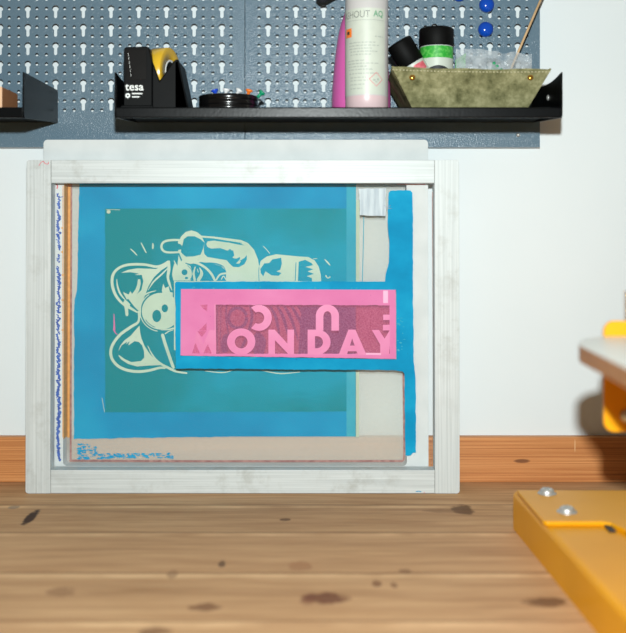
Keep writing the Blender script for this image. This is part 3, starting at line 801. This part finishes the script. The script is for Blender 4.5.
# ================================================================== SCREENS
TH = math.radians(.65); CT, ST = math.cos(TH), math.sin(TH)
class Screen:
    def __init__(s, name, y0, label, thick):
        s.y0 = y0; s.e = empty(name, (0, y0, 0.00035), label, 'printing screen'); s.e.rotation_euler = (-TH, 0, 0)
    def loc(s, px, py, ly):
        lz = .2
        for _ in range(4):
            Y = s.y0+ly*CT+lz*ST; Z = CZ-(py-HY)*Y/F; lz = (Z-.00035+ly*ST)/CT
        return Vector(((px-CX)*Y/F, ly, lz))
    def poly(s, mb, pts, ly, th=0, holes=()):
        mb.prism([s.loc(p[0], p[1], ly) for p in pts], (0, -th, 0) if th else (0, 0, 0), [[s.loc(p[0], p[1], ly) for p in h] for h in holes])
    def stroke(s, mb, pts, w, ly, n=6):
        L, R = ribbon(pts, w, n); k = len(L)
        mb.add([s.loc(p.x, p.y, ly) for p in L]+[s.loc(p.x, p.y, ly) for p in R], [(i, i+1, k+i+1, k+i) for i in range(k-1)])
    def part(s, name, mb, mat, **k): return mb.build(name, mat, s.e, local=True, **k)
    def each(s, name, mb, mat):
        """every separate stroke or fleck becomes a part of its own"""
        par = list(range(len(mb.v)))
        def find(i):
            while par[i] != i: par[i] = par[par[i]]; i = par[i]
            return i
        for f in mb.f:
            for i in f[1:]: par[find(i)] = find(f[0])
        grp = {}
        for f in mb.f: grp.setdefault(find(f[0]), []).append(f)
        for fs in grp.values():
            ids = sorted({i for f in fs for i in f}); ix = {v: k for k, v in enumerate(ids)}
            m = MB(); m.add([mb.v[i] for i in ids], [tuple(ix[i] for i in f) for f in fs]); s.part(name, m, mat)

# ---- rear white screen (B)
B = Screen('silkscreen', 1.2225, 'white-framed silkscreen with teal cat stencil, standing behind the aluminium-framed one', .02)
TB = .020
xl, xr = B.loc(43, 300, 0).x, B.loc(428.3, 300, 0).x; zt = B.loc(300, 139.7, 0).z
il, ir = B.loc(63.5, 300, 0).x, B.loc(406.6, 300, 0).x; ib, it = B.loc(200, 466, 0).z, B.loc(200, 166, 0).z
def frame_bars(scr, xl, xr, zt, il, ir, ib, it, T, rad, mats, nameh='frame_bar', bev=.0008):
    def corner(cx_, cz_, r, a0):
        return [(cx_+r*math.cos(math.radians(a0+90*i/6)), cz_+r*math.sin(math.radians(a0+90*i/6))) for i in range(7)]
    # stiles run full height, rails between them
    lp = [(il, 0.0001), (il, zt)]+corner(xl+rad, zt-rad, rad, 90)+corner(xl+rad, rad, rad, 180)
    rp = [(ir, zt), (ir, 0.0001)]+corner(xr-rad, rad, rad, 270)+corner(xr-rad, zt-rad, rad, 0)
    for lp_ in (lp, rp):
        m = MB(); m.prism([(x, 0, z) for x, z in lp_], (0, T, 0)); scr.part(nameh, m, mats[1], bevel=bev)
    for z0, z1 in ((0.0001, ib), (it, zt)):
        m = MB(); m.box(il+.0001, ir-.0001, 0.00002, T, z0, z1); scr.part(nameh, m, mats[0], bevel=bev*.6)
def rrect(x0, x1, z0, z1, rd, n=6):
    out = []
    for (cx_, cz_, a0) in ((x1-rd, z0+rd, 270), (x1-rd, z1-rd, 0), (x0+rd, z1-rd, 90), (x0+rd, z0+rd, 180)):
        out += [(cx_+rd*math.cos(math.radians(a0+90*i/n)), 0, cz_+rd*math.sin(math.radians(a0+90*i/n))) for i in range(n+1)]
    return out
m = MB(); m.prism(rrect(xl, xr, .0001, zt, .005), (0, TB, 0), [rrect(il, ir, ib, it, .005)]); B.part('frame', m, 'whiteF', bevel=.0008)
ly = TB+.0002
m = MB(); m.prism([(il-.008, ly, ib-.008), (ir+.008, ly, ib-.008), (ir+.008, ly, it+.008), (il-.008, ly, it+.008)], (0, .0002, 0)); B.part('mesh_fabric', m, 'meshB')
def LY(k): return ly-.0001-.00006*k
# thin coats
m = MB(); B.poly(m, rag([(79.5, 180), (353, 180), (353, 436.5), (230, 436.5), (73.6, 439), (74.4, 300), (77, 290)], .5, 3, 3, {3, 4, 5, 6}), LY(1), .00003); B.part('blue_emulsion', m, 'bluecoat')
m = MB(); B.poly(m, rag([(105, 208.5), (347, 208.5), (347, 411.5), (105, 412.5)], .35, 2.5, 5, {1, 2, 3}), LY(2), .00003); B.part('teal_emulsion', m, 'teal')
m = MB(); B.poly(m, [(346.5, 180), (356, 180), (356, 436.5), (346.5, 436.5)], LY(3), .00003); B.part('thin_coat_edge', m, 'palecoat')
m = MB(); B.poly(m, [(356, 200), (359.5, 200), (359, 437), (355.5, 437)], LY(3), .00003); B.part('lime_coat_edge', m, 'limecoat')
m = MB(); B.stroke(m, [(363.8, 216), (363.2, 250), (362, 290)], .7, LY(3)); B.part('green_line', m, 'palecoat')
m = MB()
B.stroke(m, [(71.2, 184), (71.0, 300), (70.6, 459)], 2.0, LY(4)); B.stroke(m, [(70, 460.6), (200, 461.2), (402, 461)], 2.2, LY(4.3)); B.stroke(m, [(403.3, 372), (403.9, 420), (404, 456), (401.6, 460.8)], 1.8, LY(4.6))
B.part('glue_edge', m, 'glue')
m = MB(); B.poly(m, [(66, 184), (70.6, 184), (70.2, 437.5), (66, 437.5)], LY(4)); B.part('amber_stain', m, 'orange')
m = MB(); B.poly(m, [(65, 437.5), (69.8, 437.5), (69.8, 464), (65, 464)], LY(4)); B.part('grey_stain', m, 'greye')
# scuffed blue flecks bottom left
m = MB(); rnd = random.Random(11)
for i in range(200):
    x = 78+94*rnd.random()**1.7; top = 443+(x-78)*.16 if x < 96 else 454-(x-96)*.01
    y = rnd.uniform(top, 459.5 if x < 110 else 458); w = rnd.uniform(.5, 2.6); h = rnd.uniform(.3, 1.1)
    B.poly(m, [(x-w, y), (x-w*.3, y-h), (x+w, y-h*.4), (x+w*.6, y+h)], LY(3)-.0000005*i)
B.part('blue_flecks', m, 'blue')
# amber wall and pen writing on the left bar
m = MB(); m.box(il+.0001, il+.0005, .0008, TB-.0002, B.loc(0, 437.5, .01).z, it-.001); B.part('amber_inner_edge', m, 'orange')
m = MB()
rnd = random.Random(4); y = 194.0; k = 0
while y < 459:
    if 249 < y < 254 or 262 < y < 266: y += 1.2; continue
    x = 58.6+rnd.uniform(-1.2, 1.2); d = rnd.uniform(1.0, 2.8)
    B.stroke(m, [(x-1.3, y), (x+rnd.uniform(-.5, 1.4), y+d*.4), (x+rnd.uniform(-1.3, .5), y+d)], rnd.uniform(.9, 1.6), -.00005-.0000004*k, 3)
    if rnd.random() < (.45 if y < 300 else .75): B.stroke(m, [(x+.3, y-.6), (x-.6, y+1.5), (x+.4, y+2.6)], rnd.uniform(.5, 1.3), -.00008-.0000004*k, 3)
    y += rnd.uniform(1.6, 2.8) if y < 340 else rnd.uniform(1.1, 2.1); k += 1
B.stroke(m, [(57, 196.5), (60.5, 197.2), (63, 196.6)], .7, -.00006)
B.part('pen_writing', m, 'ink')
m = MB()
for (x, y) in ((62.2, 228), (62.0, 252), (62.6, 275), (62.4, 330), (62.5, 300)): B.poly(m, [(x-1.6, y), (x+1, y-1.5), (x+1, y+1.5)], -.00006)
B.stroke(m, [(63, 186), (62.8, 300), (62.8, 437)], .8, -.00005); B.part('amber_stain', m, 'orange')
m = MB(); B.stroke(m, [(56.2, 184), (57.5, 186), (57, 188.5)], 1.2, -.00006)
B.stroke(m, [(397, 183.8), (425, 184.2)], 1.2, -.00006); B.stroke(m, [(404, 468.2), (423, 468.2)], 1.0, -.00006); B.each('red_mark', m, 'redink')

# ---- the drawing: open stencil lines in the teal coat
A1 = lambda x, y: (105+x/7.825, 230+y/7.825)
B1 = lambda x, y: (105+x/7.825, 300+y/7.825)
C1 = lambda x, y: (160+x/7.825, 225+y/7.825)
D1 = lambda x, y: (230+x/6.26, 225+y/6.26)
ID = lambda x, y: (x, y)
dm = MB(); DK = [0]
def nxt(): DK[0] += 1; return LY(4)-.000004*DK[0]
def fill(T, pts, mi=0, sm=True, n=3):
    dm.mi = mi; p = [T(*q) for q in pts]
    if sm: p = [(v.x, v.y) for v in smooth_pts([(a, b, 0) for a, b in p], n, True)]
    B.poly(dm, p, nxt())
def line(T, pts, w, mi=0, s=7.825):
    dm.mi = mi; ws = [q/s for q in w] if isinstance(w, list) else w/s
    B.stroke(dm, [T(*q) for q in pts], ws, nxt(), 5)
# upper ear
fill(A1, [(125,335),(180,312),(250,300),(330,302),(400,305),(470,262),(490,238),(508,250),(505,275),(440,315),(380,375),(340,440),(318,500),(300,545),(285,590),(280,626),(205,626),(200,605),(158,626),(160,585),(178,560),(140,485),(185,505),(198,478),(212,500),(238,465),(252,430),(258,385),(275,385),(280,420),(268,470),(250,500),(285,470),(300,400),(288,352),(230,352),(268,342),(200,330)], 0, False)
line(A1, [(165,600),(110,548),(72,485),(55,410),(65,345),(105,300),(165,275),(240,268),(320,272),(400,287),(450,275),(492,250)], [16,20,22,22,22,20,20,20,20,20,20,20])
line(A1, [(92,385),(98,440),(120,500),(165,555)], [5,12,14,6])
line(A1, [(130,300),(200,285),(290,286),(390,300)], [3,9,9,3], 1)
line(A1, [(488,300),(430,335),(380,385),(340,455)], [4,12,12,4], 1)
line(A1, [(500,290),(440,350),(380,405),(338,470)], [8,12,12,4])
line(A1, [(500,245),(500,310),(492,370),(508,430),(524,472)], [18,24,20,16,4])
line(A1, [(312,505),(350,488),(400,475)], [12,10,4])
line(A1, [(200,590),(235,615),(265,640)], [14,14,4], 1)
# face disc
fill(A1, [(450,500),(445,470),(455,420),(472,455),(498,440),(508,485),(530,490),(530,560),(450,560)], 0, False)
fill(ID, ell(161, 311.2, 19.2, 18.4, 36), 0, False)
line(ID, ell(161, 311.2, 21.0, 20.2, 16, 100, 235), 1.1*7.825*.8)
line(ID, ell(161, 311.4, 17.6, 16.8, 10, 110, 150), .7*7.825, 1)
fill(B1, ell(405, 125, 35, 48), 1, False); fill(B1, ell(468, 65, 25, 31), 1, False)
line(B1, [(440,235),(500,230),(535,222)], [4,12,14]); line(B1, [(470,265),(500,245),(535,235)], [8,8,4])
line(B1, [(450,272),(470,340),(500,430),(535,530)], [24,24,24,22])
line(B1, [(335,360),(375,435),(435,498),(500,533),(560,560),(640,572)], [5,12,18,20,16,12])
line(B1, [(350,385),(400,455),(460,500),(530,532)], [2,4,5,3], 1)
# lower ear
fill(B1, [(105,402),(118,360),(150,318),(200,280),(270,200),(275,255),(285,300),(310,360),(350,420),(400,475),(440,510),(350,512),(250,520),(180,500),(125,465),(103,432),(112,432),(155,462),(205,486),(280,478),(308,450),(305,400),(290,355),(265,328),(232,322),(182,356),(192,322),(165,348),(175,325),(130,355)], 0, False)
line(B1, [(262,90),(262,168),(200,212),(120,270),(65,340),(45,400),(55,460),(100,515),(170,548),(260,560),(350,550),(430,530),(470,535)], [12,18,22,22,22,22,22,22,22,22,20,18,10])
line(B1, [(100,-5),(160,45),(252,95)], [8,14,14]); line(B1, [(178,0),(240,72)], [18,8], 1)
line(B1, [(160,15),(168,70),(172,118)], [34,26,22])
line(B1, [(272,30),(272,90),(278,140)], [20,20,4])
line(A1, [(200,148),(225,170),(250,198)], [6,10,6]); line(A1, [(282,100),(300,135),(322,178)], [6,11,8]); line(A1, [(374,105),(375,125),(374,146)], [8,15,10])
# paw, arm
line(C1, [(165,212),(60,214),(20,195),(12,160),(35,130),(90,118),(150,118)], [14,16,18,18,18,18,16])
fill(ID, [C1(150,118),C1(165,90),C1(200,55),C1(245,42),C1(290,55),C1(325,84),C1(420,90),C1(520,103),(236,239.4),(241,240),(248,243),(254,249.6),(258,259.5),(260,272),(260.4,284),(226,284),(226,271),(221,266),(211,263.3),(201,262),(190,264),(183,262),(178,250),(178,240)], 0, False)
fill(C1, [(165,215),(165,180),(178,150),(185,112),(215,88),(270,88),(315,110),(350,140),(335,190),(318,232),(260,246),(200,248)], 1, False)
fill(C1, [(26,170),(40,150),(100,145),(160,150),(166,190),(60,203),(32,192)], 1)
fill(C1, [(330,98),(420,105),(520,122),(640,140),(640,146),(520,136),(420,122),(372,128),(362,150),(372,172),(400,185),(470,180),(540,205),(572,198),(582,240),(556,262),(600,262),(626,250),(626,268),(596,300),(620,305),(600,325),(560,318),(520,275),(440,262),(370,250),(346,225),(342,180),(350,140)], 1, False)
fill(D1, [(0,100),(40,108),(95,128),(60,124),(0,112)], 1, False)
fill(D1, [(0,150),(20,165),(22,185),(8,200),(35,212),(5,218),(-8,225),(-10,210),(-14,160)], 1, False)
fill(D1, [(104,188),(106,215),(90,245),(55,264),(20,262),(-5,240),(0,226),(30,246),(60,240),(70,225),(55,228),(92,205)], 1, False)
line(C1, [(200,285),(280,295),(350,330),(400,380),(430,435)], 18)
line(C1, [(325,296),(420,300),(490,322),(514,360)], [3,10,8,4], 1)
line(C1, [(440,430),(470,388),(520,378)], [12,14,14]); line(C1, [(480,425),(497,400),(515,425)], 8)
fill(C1, [(100,345),(112,300),(136,325),(145,235),(165,285),(200,240),(198,300),(238,322),(258,380),(240,435),(105,435),(95,390)], 0, False)
fill(C1, ell(192, 370, 23), 1, False); fill(C1, ell(207, 415, 13, 9), 1, False)
line(C1, [(215,315),(245,350),(250,400),(235,430)], 4, 1)
line(C1, [(275,328),(264,380),(272,432)], [8,15,18]); line(C1, [(310,335),(326,380),(300,432)], [6,24,26]); line(C1, [(292,345),(300,370)], 6)
line(C1, [(110,280),(135,330)], [6,14])
# foot
fill(D1, [(182,262),(192,225),(230,197),(290,183),(360,190),(430,197),(490,200),(530,222),(555,260),(568,310),(572,370),(182,370)], 0, False)
fill(D1, [(190,275),(215,240),(245,238),(265,215),(320,205),(325,240),(315,280),(290,290),(322,300),(305,318),(260,315),(222,290),(208,322),(192,300)], 1, False)
fill(D1, [(430,230),(470,218),(510,238),(520,252),(472,262),(522,277),(485,290),(525,306),(480,320),(512,332),(515,352),(425,352)], 1, False)
line(D1, [(413,235),(408,350)], 5, 1, 6.26)
line(D1, [(182,262),(180,300),(182,350)], 4, 1, 6.26)
line(D1, [(208,132),(230,155),(248,177)], 4, 0, 6.26); line(D1, [(592,215),(612,235),(626,252)], [4,10,4], 0, 6.26); line(D1, [(600,318),(612,332),(626,325)], [10,6,8], 0, 6.26)
line(D1, [(522,212),(545,210)], 4, 0, 6.26)
# body lines carrying on behind the pink window and under the band
fill(ID, [(174,281),(300,281),(302,300),(298,356),(215,358),(174,350)], 0, False)
line(ID, ell(237.5, 318, 9, 10, 20), 4*7.825*.8, 1); line(ID, [(217.5,303),(217,330),(218,358)], 1.2*7.825, 1); line(ID, [(221,303),(220.6,330),(221,358)], .8*7.825, 1)
line(ID, [(227,303),(226,318),(229,336)], 1.4*7.825, 1); line(ID, [(250,303),(252,318),(247,336),(240,352)], 3*7.825, 1)
for k in range(5): line(ID, [(268+k*7, 303),(276+k*7.5, 318),(280+k*9, 340)], [12, 26, 8], 1)
fill(ID, [(222,338),(228,334),(229,350),(222,352)], 1); fill(ID, [(256,332),(266,340),(262,356),(252,350)], 1)
line(ID, [(262,370.5),(280,373.5),(300,372)], [4,9,4]); line(ID, [(205,371),(222,372.6),(232,370.5)], [4,8,4])
B.part('cat_stencil_drawing', dm, ['cream', 'teal'], recalc=False)
m = MB(); B.stroke(m, [B1(70,110), B1(72,175), B1(72,235)], [.6, 1.3, 2.0], LY(6)); B.stroke(m, [B1(70,232), B1(80,255), B1(97,270)], [1.8, 1.0, .6], LY(6.4)); B.each('magenta_scratch', m, 'magenta')
m = MB(); B.stroke(m, [(102, 398), (103.4, 406), (104.6, 412)], .5, LY(6)); B.poly(m, ell(108.6, 211.8, 2, 1.8, 10), LY(6)); B.stroke(m, [(106, 209.6), (120, 209.8)], .5, LY(6)); B.each('pale_scratch', m, 'limecoat')

# ---- front aluminium screen (A)
A = Screen('silkscreen', 1.200, 'aluminium-framed silkscreen with pink lettering panel, leaning in front on the worktop', .02)
TA = .0195
xl, xr = A.loc(26, 330, 0).x, A.loc(459.4, 330, 0).x; zt = A.loc(300, 160, 0).z
il, ir = A.loc(50.6, 330, 0).x, A.loc(434.8, 330, 0).x; ib, it = A.loc(200, 470, 0).z, A.loc(200, 183, 0).z
frame_bars(A, xl, xr, zt, il, ir, ib, it, TA, .0035, ('aluH', 'aluV'))
ly = TA+.0002
m = MB(); m.prism([(il-.008, ly, ib-.008), (ir+.008, ly, ib-.008), (ir+.008, ly, it+.008), (il-.008, ly, it+.008)], (0, .0002, 0)); A.part('mesh_fabric', m, 'meshA')
def LZ(k): return ly-.0001-.00006*k
rnd = random.Random(21)
band = [(388.5, 193), (390.5, 190.8), (400, 190.2), (410.5, 190.6), (412.5, 193), (412.9, 240), (413, 290), (413.6, 360), (415.5, 380), (416, 452.5), (413, 452.8), (410.5, 455.5), (405.5, 455.5), (405, 430), (404.6, 385), (404.5, 374), (402.5, 371.5), (395, 370.3), (290, 369.5), (176, 368.6), (175, 283), (176.5, 281.8), (260, 281.5), (385, 292-10.5), (385.5, 275), (389, 262), (389.3, 240), (387.5, 222)]
A_pink = [(181, 289), (396.2, 289.8), (396.4, 359.4), (180.6, 355.8)]
m = MB(); A.poly(m, rag(band, .35, 2.2, 8), LZ(1), .0001, [list(A_pink)]); A.part('blue_screen_filler', m, 'blue')
W = [(214.6, 304.6), (389.6, 305.4), (389.8, 353.6), (214.8, 353.8)]
m = MB(); A.poly(m, rag([(180.4, 288.4), (395.8, 289.4), (396, 358.8), (180, 355.4)], .25, 3, 9), LZ(1.3), .00005, [rag(W, .3, 1.5, 10)]); pf = A.part('pink_film', m, 'pink')
m = MB(); A.poly(m, W, LZ(1)); A.part('see_through_window', m, 'win')
m = MB()
for k, t_ in enumerate([[(200, 304.8), (207.5, 304.6), (207, 311.5), (203.5, 309)], [(199, 330.5), (206.5, 323), (206.5, 330.5)], [(197, 331), (206.5, 331), (202, 337)], [(192, 353.5), (195.5, 343), (200, 353.5)], [(203.5, 353.5), (208, 344), (211.5, 353.5)]]):
    A.poly(m, rag(t_, .3, 1.2, k), LZ(3))
A.part('faded_letter_gaps', m, 'wind')
# letters
lt = MB(); LK = [0]
def ln(): LK[0] += 1; return LZ(2.2)-.000004*LK[0]
def lst(pts, w, n=1): A.stroke(lt, pts, w, ln(), n)
def lpo(pts, holes=()): A.poly(lt, pts, ln(), 0, holes)
lpo(ell(241.2, 341.6, 14.2, 13.2, 36), [ell(241.2, 342, 6.4, 6.4, 24)])
lpo([(268.4, 354.4), (268.4, 329.6), (274.6, 329.6), (287.4, 343.6), (287.4, 329.6), (294, 329.6), (294, 354.4), (288.6, 354.4), (275, 340.2), (275, 354.4)])
lpo([(307.6, 354.6), (307.6, 329.6), (316, 329.6)]+ell(317, 342.1, 13.6, 12.5, 16, -88, 88)+[(316, 354.6)], [[(315, 336.2), (317.5, 336.2)]+ell(317, 342.2, 6, 6, 10, -85, 85)+[(315, 348.2)]])
lpo([(338.6, 355), (348.4, 329.6), (355.4, 329.6), (366.6, 355), (358.2, 355), (356.4, 351.2), (348, 351.2), (346.8, 355)], [[(350, 345.6), (354.6, 345.6), (352.2, 338.6)]])
lpo([(371.8, 330), (379, 330), (384.6, 338.6), (389.9, 330), (389.9, 344), (389, 354.8), (380.2, 354.8), (380.2, 344.6)])
lpo(ell(259, 317.8, 12.8, 13, 26, -128, 128)+ell(258.4, 317.8, 5.8, 6, 18, 118, -118))
lpo([(315.8, 330.6), (315.8, 315)]+ell(327.4, 316, 11.6, 11.4, 20, 180, 360)+[(339, 330.6), (331.4, 330.6), (331.4, 316)]+ell(327.4, 316.6, 4, 5.4, 10, 360, 180)+[(323.4, 330.6)])
lpo([(383.2, 314.6), (389.9, 314.6), (389.9, 320), (383.2, 320)]); lpo([(383, 324.8), (389.9, 324.8), (389.9, 330.4), (383, 330.4)])
lpo([(214.4, 304.4), (214.9, 354), (216.2, 354), (215.6, 304.4)])
lpo([(192.4, 354), (196.5, 330), (203.5, 344), (209.5, 330), (214.9, 330), (214.9, 354), (209, 354), (208.5, 343), (204, 352.5), (201.5, 352.5), (198.8, 343), (197.4, 354)])
lpo([(186, 313), (207, 305), (214.9, 305), (214.9, 329.6), (208, 329.6), (207.6, 321), (199, 329.6), (190, 329.6), (201, 317), (193, 305), (201, 305), (208, 313)]) if False else None
A.part('pink_lettering', lt, 'pinklet', recalc=False)
m = MB(); A.poly(m, [(383.2, 290.6), (388, 290.6), (388, 303), (383.2, 303)], LZ(3)); A.poly(m, [(366, 352.8), (381, 353), (381, 355), (366, 354.8)], LZ(3.2)); A.each('pale_film_patch', m, 'pinkhi')
# pale flecks round the pink film
m = MB(); rnd = random.Random(5)
for i in range(40):
    if i < 16: x, y = 398+rnd.random()**2*7, rnd.uniform(316, 352)
    elif i < 28: x, y = rnd.uniform(182, 395), rnd.choice([287.2, 288.2]) 
    else: x, y = rnd.choice([203, 233, 253, 205])+rnd.uniform(-4, 4), 357.4+rnd.uniform(-.6, 1)
    w = rnd.uniform(.5, 1.8); h = rnd.uniform(.3, .9)
    A.poly(m, [(x-w, y), (x, y-h), (x+w, y+h*.2), (x, y+h)], LZ(4)-.000003*i)
A.each('pale_fleck', m, 'palecoat')
m = MB(); A.poly(m, rag([(358.6, 188.6), (386, 188.2), (385.4, 216), (360, 215.2)], .3, 2, 2), LZ(1), .0001); A.part('tape_patch', m, 'tape')
m = MB()
for k in range(4): A.stroke(m, [(384+k*1.3, 205+(k % 2)*2.5), (386+k*1.3, 206.5+(k % 2)*2), (388.5+k, 205.4+(k % 2)*3)], .35, LZ(3)-.00001*k, 3)
A.part('pencil_note', m, 'inkpale')
m = MB(); A.stroke(m, [(39, 165.5), (41, 162.5), (43.5, 161.5), (45, 163.5), (48, 164), (48.6, 162)], .7, -.0001); A.stroke(m, [(424, 492), (424.4, 493)], .6, -.0001)
A.each('red_pen_mark', m, 'redink')
m = MB(); A.stroke(m, [(416, 491.6), (419, 491.2), (421, 491.8)], .8, -.0001); A.part('blue_paint_spot', m, 'blue')
m = MB(); 
A.stroke(m, [(433.8, 437), (434, 465)], .9, TA-.0005); A.stroke(m, [(432.4, 192), (433, 320), (433.4, 437)], .5, TA-.0005); A.stroke(m, [(431, 437), (431.4, 466)], .3, TA-.0005); A.part('glue_edge', m, 'glue')
# weld seams
m = MB()
for (x, ya, yb) in ((50.9, 160.8, 182.5), (434.6, 160.8, 182.5), (50.9, 470.5, 493), (434.6, 470.5, 493)): A.stroke(m, [(x, ya), (x+.05, yb)], .28, -.00006)
A.each('weld_seam', m, 'greytx')

# ================================================================== PRINTING PRESS (yellow)
def press():
    e = empty('printing_press', (.30, .85, 0), 'yellow powder-coated steel base arm with bolted plate at the lower right', 'printing press')
    # folded channel: edge runs slightly off the depth axis
    def xe(y): return .2123+(1.060-y)*.040
    y0, y1 = .45, 1.0605
    H = .040; w = .20; t = .004
    b = MB(); r = .006
    sec = [(0, 0)]+[(r-r*math.cos(a), H-r+r*math.sin(a)) for a in [math.pi/2*i/6 for i in range(7)]]+[(w, H), (w, H-t), (t+r*.6, H-t), (t, H-t-r*.6), (t, 0)]
    vs = []
    for y in (y0, y1):
        for sx_, sz in sec: vs.append((xe(y)+sx_, y, sz+.0001))
    k = len(sec)
    b.add(vs, [(i, (i+1) % k, k+(i+1) % k, k+i) for i in range(k)])
    tr = tessellate_polygon([[Vector((s_[0], s_[1], 0)) for s_ in sec]])
    b.add([], [])
    o = len(b.v)-2*k
    for tt in tr: b.f.append([o+i for i in tt]); b.m.append(0); b.s.append(False); b.f.append([o+k+i for i in reversed(tt)]); b.m.append(0); b.s.append(False)
    # closed far end
    b.box(xe(y1)+.0005, xe(y1)+w, y1-.0002, y1+.0004, .0005, H-.004)
    b.build('base_channel', 'yellow', e, bevel=.0006)
    # plate on top with notch
    zp = H+.0003; tp = .0045
    pl = [(.2132, 1.046), (.405, 1.046), (.405, .70), (.2975, .70), (.2862, .885), (.2838, .912), (.2775, .930), (.270, .9345), (.2185, .9345), (.2158, .938)]
    b = MB(); b.prism([(x, y, zp) for x, y in pl], (0, 0, tp)); b.build('bolted_plate', 'yellow', e, bevel=.001)
    b = MB(); b.box(.2715, .2775, .9155, .9325, H+.00012, H+.0022); b.build('dark_notch_fill', 'dark', e)  # dark block added where the plate edge has its dark notch
    for (px, py) in ((547, 492), (567, 510.5)):
        d = (CZ-(zp+tp))/((py-HY+1.5)/F); c = Vector((ax(px, d), d, zp+tp))
        b = MB(); b.lathe([(.0098, 0), (.0098, .0008), (.0075, .0012), (.0074, .0016), (.0068, .0040), (.0048, .0054), (.0034, .0056), (.0030, .0036), (.0004, .0034)], c, seg=28, cap=False); b.build('bolt_head', 'steel', e)
    # column carrying the pallet, outside the picture on the right
    b = MB(); b.box(.33, .37, .71, .75, zp+tp, .1903); b.build('column', 'yellow', e, bevel=.002)
    return e
press()

def pallet():
    zt = .2267; th = .0140; xL = .2070
    e = empty('printing_pallet', (.40, .70, zt-th), 'white-topped wooden printing pallet with yellow bracket jutting in at the right edge', 'printing pallet')
    loop = [(xL-.004, .46), (xL+.003, .765)]
    cxx, cyy, rx, ry = xL+.054, .774, .051, .080
    for i in range(1, 13):
        a = math.pi-(math.pi/2)*i/12
        loop.append((cxx+rx*math.cos(a), cyy+ry*math.sin(a)))
    loop += [(.56, .854), (.56, .46)]
    b = MB(); b.prism([(x, y, zt-th) for x, y in loop], (0, 0, th-.0012)); b.build('board', 'ply', e, bevel=.0008)
    b = MB(); b.prism([(x, y, zt-.0011) for x, y in loop], (0, 0, .0011)); b.build('laminate_top', 'laminate', e, bevel=.0003)
    # upright yellow plate bolted to the back edge, rising above and hanging below the board
    yb_ = .8545; x0 = ax(604, yb_); z0 = az(432, yb_); z1 = az(321, yb_); r = .009; x1 = .43
    lp = [(x0, z0+r)]+[(x0+r-r*math.cos(a), z0+r-r*math.sin(a)) for a in [math.pi/2*i/6 for i in range(1, 7)]]
    lp += [(x1, z0), (x1, z1)]+[(x0+r-r*math.sin(a), z1-r+r*math.cos(a)) for a in [math.pi/2*i/6 for i in range(0, 7)]]
    b = MB(); b.prism([(x, yb_, z) for x, z in lp], (0, .004, 0)); b.build('bracket_plate', 'yellow', e, bevel=.0006)
    b = MB(); b.box(.29, .43, .62, yb_-.0005, .1905, zt-th-.0003); b.build('bracket_arm', 'yellow', e, bevel=.001)
    c = Vector((ax(627, yb_), yb_-.0001, az(416, yb_))); b = MB(); b.lathe([(.006, 0), (.006, .001), (.004, .004), (.0004, .0045)], c, (0, -1, 0), 20); b.build('bolt_head', 'steel', e)
    b = MB(); n = 70; pts = []
    for i in range(n):
        a = i*2*math.pi/8; pts.append((ax(627.5, yb_+.002)+.0026*math.cos(a), yb_+.002+.0026*math.sin(a), z1+.0002+i*.00036))
    b.tube(pts, .0006, 5); b.build('coil_spring', 'brass', e)
    return e
pallet()

# printing and coatings belong to the part they lie on
def under(parent_name, child_names):
    for p in [o for o in COL.objects if o.name.split('.')[0] == parent_name and o.parent]:
        for c in [o for o in COL.objects if o.name.split('.')[0] in child_names and o.parent == p.parent and o != p]: c.parent = p
under('paper_label', ['label_title', 'label_title_green', 'label_small_print', 'red_hazard_diamond', 'hazard_symbol', 'orange_pictogram', 'pictogram_flame'])
under('pink_film', ['pink_lettering', 'pale_film_patch', 'see_through_window', 'faded_letter_gaps'])
under('jar_body', ['white_label', 'green_band', 'dark_arc_print', 'red_label_print'])
under('base_channel', ['end_cap'])
under('body', ['front_window', 'window_glints', 'printed_logo'])
under('teal_emulsion', ['cat_stencil_drawing', 'magenta_scratch', 'pale_scratch'])

# ================================================================== LIGHT + CAMERA
ld = bpy.data.lights.new('camera_flash', 'AREA'); ld.shape = 'DISK'; ld.size = .030; ld.energy = 18.2
ld.color = (.88, .95, .94)
lo = bpy.data.objects.new('camera_flash', ld); COL.objects.link(lo); lo.location = (.005, -.01, .462); lo.rotation_euler = (math.radians(88), 0, 0)
w = bpy.data.worlds.new('room_light'); S.world = w; w.use_nodes = True; nt = w.node_tree
bg = nt.nodes['Background']; bg.inputs['Strength'].default_value = .12
tc = nt.nodes.new('ShaderNodeTexCoord'); sx = nt.nodes.new('ShaderNodeSeparateXYZ'); lnk(nt, tc.outputs['Generated'], sx.inputs[0])
c = ramp(nt, math_node(nt, 'MULTIPLY_ADD', sx.outputs[2], .5, .5), [(.3, (.8, .46, .24, 1)), (.55, (1.0, .74, .48, 1)), (.9, (1.0, .86, .68, 1))])
lnk(nt, c, bg.inputs['Color'])

cd = bpy.data.cameras.new('camera'); cam = bpy.data.objects.new('camera', cd); COL.objects.link(cam); S.camera = cam
cam.location = (0, 0, CZ); cam.rotation_euler = (math.radians(90), 0, 0)
cd.sensor_fit = 'AUTO'; cd.sensor_width = 36; cd.lens = F*36/633; cd.clip_start = .02; cd.clip_end = 20
cd.shift_y = -(316.5-HY)/633
cd.dof.use_dof = True; cd.dof.focus_distance = 1.225; cd.dof.aperture_fstop = 3.8
S.view_settings.view_transform = 'Standard'; S.view_settings.look = 'None'; S.view_settings.gamma = 1; S.view_settings.exposure = 0
S.view_settings.use_curve_mapping = False
S.cycles.transparent_max_bounces = 24
